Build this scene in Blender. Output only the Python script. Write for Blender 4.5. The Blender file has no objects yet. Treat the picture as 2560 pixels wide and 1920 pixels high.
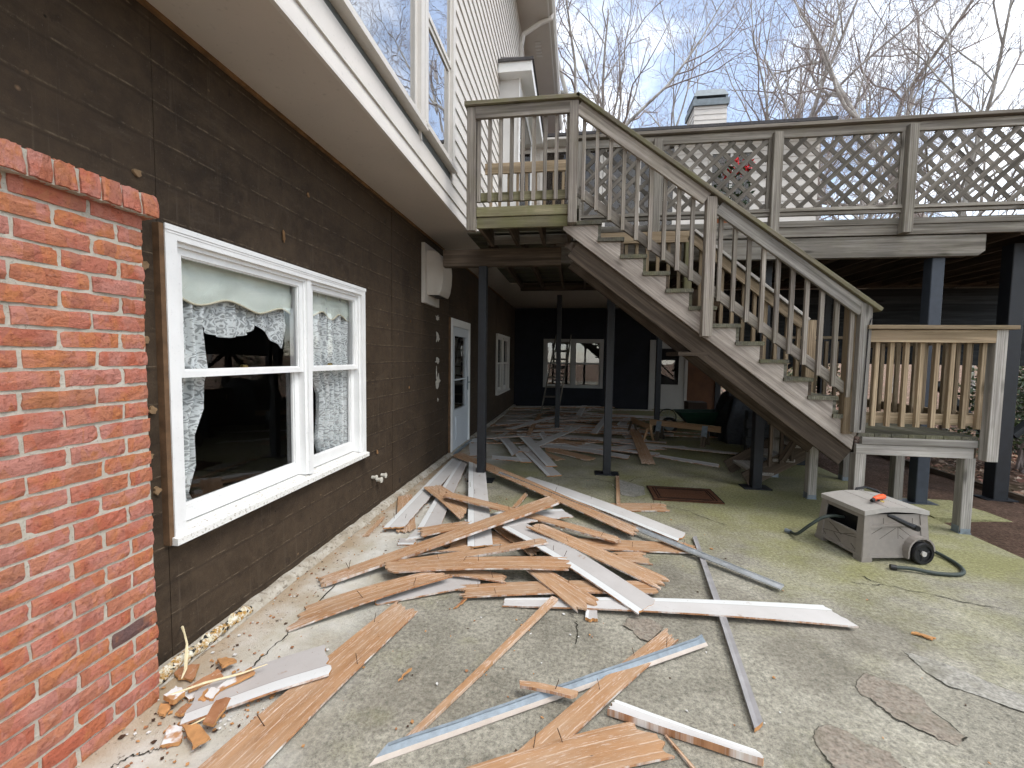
import bpy, math, random
from mathutils import Vector, Matrix, noise
SC = bpy.context.scene
COL = SC.collection
rad = math.radians

# ------------------------------------------------------------------ camera
cam_data = bpy.data.cameras.new('camera')
cam = bpy.data.objects.new('camera', cam_data)
COL.objects.link(cam)
SC.camera = cam
cam_data.sensor_width = 36.0
cam_data.lens = 1080.0 / 2560.0 * 36.0
cam_data.clip_start = 0.05
cam_data.clip_end = 600.0
_r = Vector((0.98927944, 0.14539353, 0.01367179))
_d = Vector((0.02245231, -0.05892302, -0.99801001))
_f = Vector((-0.14429862, 0.98761774, -0.06155576))
cam.matrix_world = Matrix(((_r.x, -_d.x, -_f.x, 0.0), (_r.y, -_d.y, -_f.y, 0.0), (_r.z, -_d.z, -_f.z, 1.58), (0, 0, 0, 1)))

# ------------------------------------------------------------------ sky and sun
SUN_EL, SUN_AZ = 58.0, 112.0          # degrees; azimuth clockwise from +Y
world = bpy.data.worlds.new('World')
SC.world = world
world.use_nodes = True
wn, wl = world.node_tree.nodes, world.node_tree.links
wn.clear()
wo = wn.new('ShaderNodeOutputWorld')
sky = wn.new('ShaderNodeTexSky')
sky.sky_type = 'NISHITA'
sky.sun_disc = False
sky.sun_elevation = rad(SUN_EL)
sky.sun_rotation = rad(SUN_AZ)
sky.air_density = 1.0
sky.dust_density = 0.25
bg1 = wn.new('ShaderNodeBackground'); bg1.inputs['Strength'].default_value = 0.095
wl.new(sky.outputs[0], bg1.inputs['Color'])
bg2 = wn.new('ShaderNodeBackground')
bg2.inputs['Color'].default_value = (0.95, 0.975, 1.0, 1); bg2.inputs['Strength'].default_value = 0.88
tc = wn.new('ShaderNodeTexCoord')
mp = wn.new('ShaderNodeMapping'); mp.inputs['Scale'].default_value = (1.0, 1.0, 1.9); mp.inputs['Location'].default_value = (4.58, 3.03, 18.5)
wl.new(tc.outputs['Generated'], mp.inputs['Vector'])
nz = wn.new('ShaderNodeTexNoise'); nz.inputs['Scale'].default_value = 2.2; nz.inputs['Detail'].default_value = 7; nz.inputs['Roughness'].default_value = 0.55
wl.new(mp.outputs[0], nz.inputs['Vector'])
rp = wn.new('ShaderNodeValToRGB')
rp.color_ramp.elements[0].position = 0.41; rp.color_ramp.elements[1].position = 0.595
rp.color_ramp.elements[0].color = (0.15, 0.15, 0.15, 1); rp.color_ramp.elements[1].color = (1, 1, 1, 1)
wl.new(nz.outputs['Fac'], rp.inputs['Fac'])
mx = wn.new('ShaderNodeMixShader')
wl.new(rp.outputs[0], mx.inputs[0]); wl.new(bg1.outputs[0], mx.inputs[1]); wl.new(bg2.outputs[0], mx.inputs[2])
wl.new(mx.outputs[0], wo.inputs['Surface'])

sd = bpy.data.lights.new('sun', 'SUN')
sd.energy = 1.0
sd.angle = rad(28)
sd.color = (1.0, 0.96, 0.9)
sun = bpy.data.objects.new('sun', sd)
COL.objects.link(sun)
_sv = Vector((math.sin(rad(SUN_AZ)) * math.cos(rad(SUN_EL)), math.cos(rad(SUN_AZ)) * math.cos(rad(SUN_EL)), math.sin(rad(SUN_EL))))
sun.rotation_euler = _sv.to_track_quat('Z', 'Y').to_euler()

SC.view_settings.view_transform = 'Standard'
SC.view_settings.look = 'None'
SC.view_settings.gamma = 1.0
SC.view_settings.use_curve_mapping = False
SC.view_settings.exposure = 1.48
SC.cycles.max_bounces = 6
SC.cycles.diffuse_bounces = 3
SC.cycles.glossy_bounces = 3
SC.cycles.transparent_max_bounces = 12
SC.cycles.use_adaptive_sampling = True
SC.cycles.adaptive_threshold = 0.03
world.cycles.sampling_method = 'MANUAL'
world.cycles.sample_map_resolution = 512
SC.cycles.caustics_reflective = False
SC.cycles.caustics_refractive = False

# ------------------------------------------------------------------ mesh helpers
ORIGIN = {}

class MB:
    def __init__(s):
        s.v, s.f, s.m = [], [], []
    def add(s, vs, fs, mi=0):
        o = len(s.v)
        s.v += [tuple(v) for v in vs]
        s.f += [tuple(i + o for i in f) for f in fs]
        s.m += [mi] * len(fs)
        return s
    def box(s, x0, x1, y0, y1, z0, z1, mi=0):
        return s.add([(x0, y0, z0), (x1, y0, z0), (x1, y1, z0), (x0, y1, z0), (x0, y0, z1), (x1, y0, z1), (x1, y1, z1), (x0, y1, z1)],
                     [(0, 3, 2, 1), (4, 5, 6, 7), (0, 1, 5, 4), (1, 2, 6, 5), (2, 3, 7, 6), (3, 0, 4, 7)], mi)
    def prism(s, poly, ext, mi=0):
        e = Vector(ext); p = [Vector(a) for a in poly]; n = len(p)
        nrm = Vector((0, 0, 0))
        for i in range(n):
            a, b = p[i], p[(i + 1) % n]
            nrm += a.cross(b)
        if nrm.dot(e) > 0:
            p.reverse()
        s.add(p + [a + e for a in p], [tuple(range(n)), tuple(range(2 * n - 1, n - 1, -1))] + [(i, n + i, n + (i + 1) % n, (i + 1) % n)[::-1][::-1] for i in range(n)], mi)
        return s
    def tube(s, pts, r, n=8, mi=0, caps=True):
        pts = [Vector(p) for p in pts]
        k = len(pts)
        rs = r if isinstance(r, (list, tuple)) else [r] * k
        up = Vector((0, 0, 1))
        vs, fs = [], []
        prev = None
        for i, p in enumerate(pts):
            t = (pts[min(i + 1, k - 1)] - pts[max(i - 1, 0)])
            t = t.normalized() if t.length > 1e-9 else Vector((0, 0, 1))
            if prev is None:
                a = t.cross(up if abs(t.z) < 0.9 else Vector((1, 0, 0))).normalized()
            else:
                a = (prev - t * prev.dot(t)).normalized()
            prev = a
            b = t.cross(a)
            for j in range(n):
                q = 2 * math.pi * j / n
                vs.append(p + (a * math.cos(q) + b * math.sin(q)) * rs[i])
        for i in range(k - 1):
            for j in range(n):
                fs.append((i * n + j, i * n + (j + 1) % n, (i + 1) * n + (j + 1) % n, (i + 1) * n + j))
        if caps:
            fs.append(tuple(range(n - 1, -1, -1)))
            fs.append(tuple((k - 1) * n + j for j in range(n)))
        return s.add(vs, fs, mi)
    def grid(s, fn, nu, nv, mi=0):
        vs = [fn(i / nu, j / nv) for j in range(nv + 1) for i in range(nu + 1)]
        fs = [(j * (nu + 1) + i, j * (nu + 1) + i + 1, (j + 1) * (nu + 1) + i + 1, (j + 1) * (nu + 1) + i) for j in range(nv) for i in range(nu)]
        return s.add(vs, fs, mi)
    def mesh(s, name, mats, off=(0, 0, 0), smooth=False):
        me = bpy.data.meshes.new(name)
        ox, oy, oz = off
        me.from_pydata([(x - ox, y - oy, z - oz) for x, y, z in s.v], [], s.f)
        for m in (mats if isinstance(mats, (list, tuple)) else [mats]):
            me.materials.append(m)
        if any(s.m):
            me.polygons.foreach_set('material_index', s.m)
        if smooth:
            me.polygons.foreach_set('use_smooth', [True] * len(s.f))
        me.update()
        return me
    def part(s, name, mats, root, smooth=False):
        """one mesh part (or sub-part) under root; vertices are given in world space"""
        o = bpy.data.objects.new(name, s.mesh(name, mats, ORIGIN[root.name], smooth))
        COL.objects.link(o)
        o.parent = root
        ORIGIN[o.name] = ORIGIN[root.name]
        return o
    def thing(s, name, mats, label, cat, loc=None, group=None, smooth=False):
        """a thing that is one mesh"""
        if loc is None:
            xs, ys, zs = zip(*s.v)
            loc = ((min(xs) + max(xs)) / 2, (min(ys) + max(ys)) / 2, min(zs))
        o = bpy.data.objects.new(name, s.mesh(name, mats, loc, smooth))
        COL.objects.link(o)
        o.location = loc
        ORIGIN[o.name] = tuple(loc)
        tag(o, label, cat, group)
        return o
    def structure(s, name, mats, smooth=False):
        o = bpy.data.objects.new(name, s.mesh(name, mats, (0, 0, 0), smooth))
        COL.objects.link(o)
        ORIGIN[o.name] = (0.0, 0.0, 0.0)
        o['kind'] = 'structure'
        return o

def tag(o, label, cat, group=None):
    o['label'] = label
    o['category'] = cat
    if group:
        o['group'] = group

def thing(name, label, cat, loc=(0, 0, 0), group=None):
    o = bpy.data.objects.new(name, None)
    COL.objects.link(o)
    o.location = loc
    o.empty_display_size = 0.1
    ORIGIN[o.name] = tuple(loc)
    tag(o, label, cat, group)
    return o

_bar = {}
def bar_mesh(L, wy, wz, mat, ch):
    key = (round(L, 3), round(wy, 4), round(wz, 4), mat.name, ch)
    if key not in _bar:
        a, b, c = wy / 2, wz / 2, ch
        sec = [(-a + c, -b), (a - c, -b), (a, -b + c), (a, b - c), (a - c, b), (-a + c, b), (-a, b - c), (-a, -b + c)]
        m = MB()
        vs = [(-L / 2, y, z) for y, z in sec] + [(L / 2, y, z) for y, z in sec]
        fs = [tuple(range(7, -1, -1)), tuple(range(8, 16))] + [(i, (i + 1) % 8, 8 + (i + 1) % 8, 8 + i) for i in range(8)]
        m.add(vs, fs)
        _bar[key] = m.mesh('lumber', mat)
    return _bar[key]

def bar(name, p0, p1, wy, wz, mat, root, up=(0, 0, 1), ch=0.003, place=None):
    """a straight piece of lumber from p0 to p1: wz is its size along 'up', wy across"""
    p0, p1, up = Vector(p0), Vector(p1), Vector(up)
    x = (p1 - p0); L = x.length; x.normalize()
    y = up.cross(x).normalized(); z = x.cross(y)
    M = Matrix((x, y, z)).transposed().to_4x4()
    M.translation = (p0 + p1) / 2
    o = bpy.data.objects.new(name, bar_mesh(L, wy, wz, mat, ch))
    COL.objects.link(o)
    if root is not None:
        o.parent = root
        o.matrix_basis = Matrix.Translation(-Vector(ORIGIN[root.name])) @ M
    else:
        o.matrix_basis = M
    return o

def copy_at(mesh, name, M, root):
    o = bpy.data.objects.new(name, mesh)
    COL.objects.link(o)
    o.parent = root
    o.matrix_basis = Matrix.Translation(-Vector(ORIGIN[root.name])) @ M
    return o

# ------------------------------------------------------------------ material helpers
class G:
    def __init__(s, name):
        s.mat = bpy.data.materials.new(name)
        s.mat.use_nodes = True
        s.t = s.mat.node_tree
        s.t.nodes.clear()
        s.out = s.t.nodes.new('ShaderNodeOutputMaterial')
    def n(s, kind, **kw):
        nd = s.t.nodes.new(kind)
        for k, v in kw.items():
            setattr(nd, k, v)
        return nd
    def put(s, sock, v):
        if isinstance(v, bpy.types.NodeSocket):
            s.t.links.new(v, sock)
        elif v is not None:
            if isinstance(v, (tuple, list)) and len(v) == 3 and sock.type == 'RGBA':
                v = (*v, 1.0)
            sock.default_value = v
    def co(s, kind='Object'):
        if kind == 'World':
            return s.n('ShaderNodeNewGeometry').outputs['Position']
        return s.n('ShaderNodeTexCoord').outputs[kind]
    def rnd(s):
        return s.n('ShaderNodeObjectInfo').outputs['Random']
    def vec(s, v, scale=(1, 1, 1), loc=(0, 0, 0), rot=(0, 0, 0), jitter=False):
        m = s.n('ShaderNodeMapping')
        s.put(m.inputs['Vector'], v); m.inputs['Scale'].default_value = scale; m.inputs['Rotation'].default_value = rot
        if jitter:
            c = s.n('ShaderNodeVectorMath', operation='SCALE'); c.inputs[0].default_value = (37.0, 19.0, 53.0); s.put(c.inputs['Scale'], s.rnd())
            s.put(m.inputs['Location'], c.outputs[0])
        else:
            m.inputs['Location'].default_value = loc
        return m.outputs[0]
    def noise(s, v, scale, detail=4, rough=0.55, dist=0.0):
        m = s.n('ShaderNodeTexNoise')
        s.put(m.inputs['Vector'], v); m.inputs['Scale'].default_value = scale; m.inputs['Detail'].default_value = detail
        m.inputs['Roughness'].default_value = rough; m.inputs['Distortion'].default_value = dist
        return m.outputs['Fac']
    def vor(s, v, scale, feature='F1', out='Distance', rnd=1.0):
        m = s.n('ShaderNodeTexVoronoi', feature=feature)
        s.put(m.inputs['Vector'], v); m.inputs['Scale'].default_value = scale; m.inputs['Randomness'].default_value = rnd
        return m.outputs[out]
    def wave(s, v, scale, dist=2.0, detail=2.0, dscale=1.0, kind='BANDS', direction='Y'):
        m = s.n('ShaderNodeTexWave', wave_type=kind)
        if kind == 'BANDS': m.bands_direction = direction
        s.put(m.inputs['Vector'], v); m.inputs['Scale'].default_value = scale; m.inputs['Distortion'].default_value = dist
        m.inputs['Detail'].default_value = detail; m.inputs['Detail Scale'].default_value = dscale
        return m.outputs['Fac']
    def ramp(s, f, lo, hi, a=0.0, b=1.0):
        m = s.n('ShaderNodeMapRange'); m.clamp = True
        s.put(m.inputs[0], f); m.inputs[1].default_value = lo; m.inputs[2].default_value = hi; m.inputs[3].default_value = a; m.inputs[4].default_value = b
        return m.outputs[0]
    def math(s, op, a, b=None):
        m = s.n('ShaderNodeMath', operation=op)
        s.put(m.inputs[0], a)
        if b is not None: s.put(m.inputs[1], b)
        return m.outputs[0]
    def mix(s, f, a, b, mode='MIX'):
        m = s.n('ShaderNodeMix', data_type='RGBA', blend_type=mode)
        s.put(m.inputs[0], f); s.put(m.inputs[6], a); s.put(m.inputs[7], b)
        return m.outputs[2]
    def xyz(s, v):
        m = s.n('ShaderNodeSeparateXYZ'); s.put(m.inputs[0], v); return m.outputs
    def bump(s, h, strength=0.5, dist=0.01):
        m = s.n('ShaderNodeBump'); s.put(m.inputs['Height'], h); m.inputs['Strength'].default_value = strength; m.inputs['Distance'].default_value = dist
        return m.outputs[0]
    def done(s, color, rough=0.8, normal=None, metal=0.0, spec=0.3, alpha=None, emit=None, trans=None):
        p = s.n('ShaderNodeBsdfPrincipled')
        s.put(p.inputs['Base Color'], color); s.put(p.inputs['Roughness'], rough); s.put(p.inputs['Metallic'], metal)
        s.put(p.inputs['Specular IOR Level'], spec)
        if normal is not None: s.put(p.inputs['Normal'], normal)
        if alpha is not None: s.put(p.inputs['Alpha'], alpha)
        s.t.links.new(p.outputs[0], s.out.inputs[0])
        return s.mat

def plain(name, col, rough=0.6, var=0.12, scale=9.0, metal=0.0, bump=0.15, spec=0.3):
    g = G(name); v = g.vec(g.co(), jitter=True)
    n1 = g.noise(v, scale, 5); n2 = g.noise(v, scale * 12, 3)
    c = g.mix(g.ramp(n1, .3, .7), tuple(x * (1 - var) for x in col), tuple(min(1, x * (1 + var)) for x in col))
    c = g.mix(g.ramp(n2, .62, .75, 0, .35), c, tuple(x * .55 for x in col))
    return g.done(c, g.ramp(n1, .3, .7, rough - .08, rough + .08), g.bump(n2, bump, .004), metal, spec)

def wood(name, light, dark, green=0.0, scale=1.0, rough=0.85, crack=0.6, tint=None):
    """weathered lumber, grain along local X"""
    g = G(name); v = g.vec(g.co(), jitter=True)
    warp = g.noise(v, 1.6, 3)
    gr = g.vec(v, (1.1 * scale, 34 * scale, 34 * scale))
    n1 = g.noise(gr, 1.0, 6, .62, .6)
    ring = g.wave(g.vec(v, (.5, 9, 9)), 2.0 * scale, 7.0, 3.0, .55)
    fine = g.noise(g.vec(v, (6 * scale, 190, 190)), 1.0, 3, .6)
    c = g.mix(g.ramp(n1, .32, .66), dark, light)
    c = g.mix(g.ramp(ring, .0, .4, .5, 0), c, tuple(x * .5 for x in dark))
    c = g.mix(g.ramp(fine, .58, .72, 0, crack), c, tuple(x * .33 for x in dark))
    big = g.noise(g.vec(v, (1, 3, 3)), 1.7, 4)
    c = g.mix(g.ramp(big, .35, .7, 0, .5), c, tuple(x * .68 for x in dark))
    knot = g.vor(g.vec(v, (1.6, 6, 6)), 1.0)
    c = g.mix(g.ramp(knot, .05, .14, .75, 0), c, tuple(x * .3 for x in dark))
    tone = g.ramp(g.rnd(), 0, 1, .68, 1.2)
    c = g.mix(1.0, c, g.comb(tone), 'MULTIPLY')
    if green > 0:
        w = g.co('World')
        m1 = g.noise(w, 5.5, 5, .6)
        c = g.mix(g.ramp(m1, .40, .68, 0, green), c, (.150, .150, .058))
    h = g.math('ADD', g.math('MULTIPLY', n1, .7), g.math('MULTIPLY', fine, .5))
    return g.done(c, rough, g.bump(h, .45, .004), 0, .2)
def _comb(s, f):
    m = s.n('ShaderNodeCombineXYZ')
    for i in range(3): s.put(m.inputs[i], f)
    return m.outputs[0]
G.comb = _comb

W = {}
W['rail'] = wood('weathered_rail', (.42, .38, .335), (.165, .14, .12), .14)
W['cap'] = wood('mossy_cap', (.34, .30, .235), (.14, .12, .085), .5)
W['grey'] = wood('silver_lumber', (.48, .455, .42), (.22, .20, .18), .08)
W['string'] = wood('stringer_wood', (.47, .42, .37), (.205, .17, .147), .04)
W['green'] = wood('algae_lumber', (.36, .325, .21), (.15, .135, .08), .55)
W['lattice'] = wood('lattice_wood', (.25, .225, .195), (.10, .088, .075), .06)
W['deckrail'] = wood('deck_rail_wood', (.36, .335, .295), (.15, .132, .112), .10)
W['tan'] = wood('tan_lumber', (.42, .325, .22), (.20, .145, .09), .10)
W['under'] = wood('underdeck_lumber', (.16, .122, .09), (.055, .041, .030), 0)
W['tread'] = wood('tread_wood', (.175, .165, .135), (.055, .050, .04), .35)
W['fresh'] = wood('fresh_lumber', (.50, .33, .19), (.28, .165, .09), 0)
W['dark'] = wood('dark_stained_boards', (.050, .054, .058), (.022, .025, .028), 0, crack=.3)
W['ladder'] = wood('old_ladder_wood', (.26, .24, .20), (.12, .10, .08), 0)

white_paint = plain('white_window_paint', (.78, .78, .77), .42, .05, 5, bump=.12)
sill_paint = (lambda g: (lambda v: g.done(g.mix(g.ramp(g.noise(v, 60, 4), .55, .68, 0, .7), (.74, .73, .70), (.24, .19, .13)), .6, g.bump(g.noise(v, 90, 4), .4, .004)))(g.co('World')))(G('chipped_sill_paint'))
cream = plain('cream_siding_paint', (.60, .565, .525), .62, .05, 3, bump=.08)
soffit_paint = plain('soffit_paint', (.52, .47, .42), .7, .05, 2.5, bump=.08)
trim_paint = plain('trim_paint', (.60, .57, .53), .5, .05, 4, bump=.08)
navy_steel = plain('dark_steel_post', (.011, .0125, .016), .5, .35, 14, bump=.3, spec=.4)
black_paint = plain('black_plastic', (.012, .012, .013), .4, .3, 20)
rubber = plain('black_rubber', (.016, .016, .016), .75, .3, 30)
galv = plain('galvanised_steel', (.20, .235, .265), .5, .25, 22, metal=.35, bump=.35)
resin = plain('taupe_resin', (.225, .202, .18), .55, .07, 30, bump=.2)
resin_lid = plain('pale_resin_lid', (.33, .31, .285), .55, .08, 30, bump=.2)
alu = plain('bright_aluminium', (.66, .69, .71), .36, .08, 20, metal=.75, bump=.15)
nail_mat = plain('rusty_nail', (.10, .06, .04), .6, .4, 60, metal=.5)
brass = plain('brass', (.55, .40, .14), .3, .2, 40, metal=1)
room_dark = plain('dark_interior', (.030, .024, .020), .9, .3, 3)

def glass_mat(name, gain, tintc=(1, 1, 1)):
    g = G(name)
    lw = g.n('ShaderNodeLayerWeight'); lw.inputs['Blend'].default_value = .5
    f5 = g.math('POWER', lw.outputs['Facing'], 4.2)
    nn = g.bump(g.noise(g.co('World'), 2.2, 2), .02, .05)
    f = g.math('MINIMUM', g.math('MULTIPLY', g.math('ADD', g.math('MULTIPLY', f5, .9), .04), gain), 1.0)
    a = g.n('ShaderNodeBsdfTransparent'); a.inputs[0].default_value = (*[.985 * x for x in tintc], 1)
    b = g.n('ShaderNodeBsdfGlossy'); b.inputs['Roughness'].default_value = .012
    g.put(b.inputs['Normal'], nn)
    m = g.n('ShaderNodeMixShader'); g.put(m.inputs[0], f)
    g.t.links.new(a.outputs[0], m.inputs[1]); g.t.links.new(b.outputs[0], m.inputs[2]); g.t.links.new(m.outputs[0], g.out.inputs[0])
    return g.mat
glass = glass_mat('window_glass', 1.1)

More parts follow.
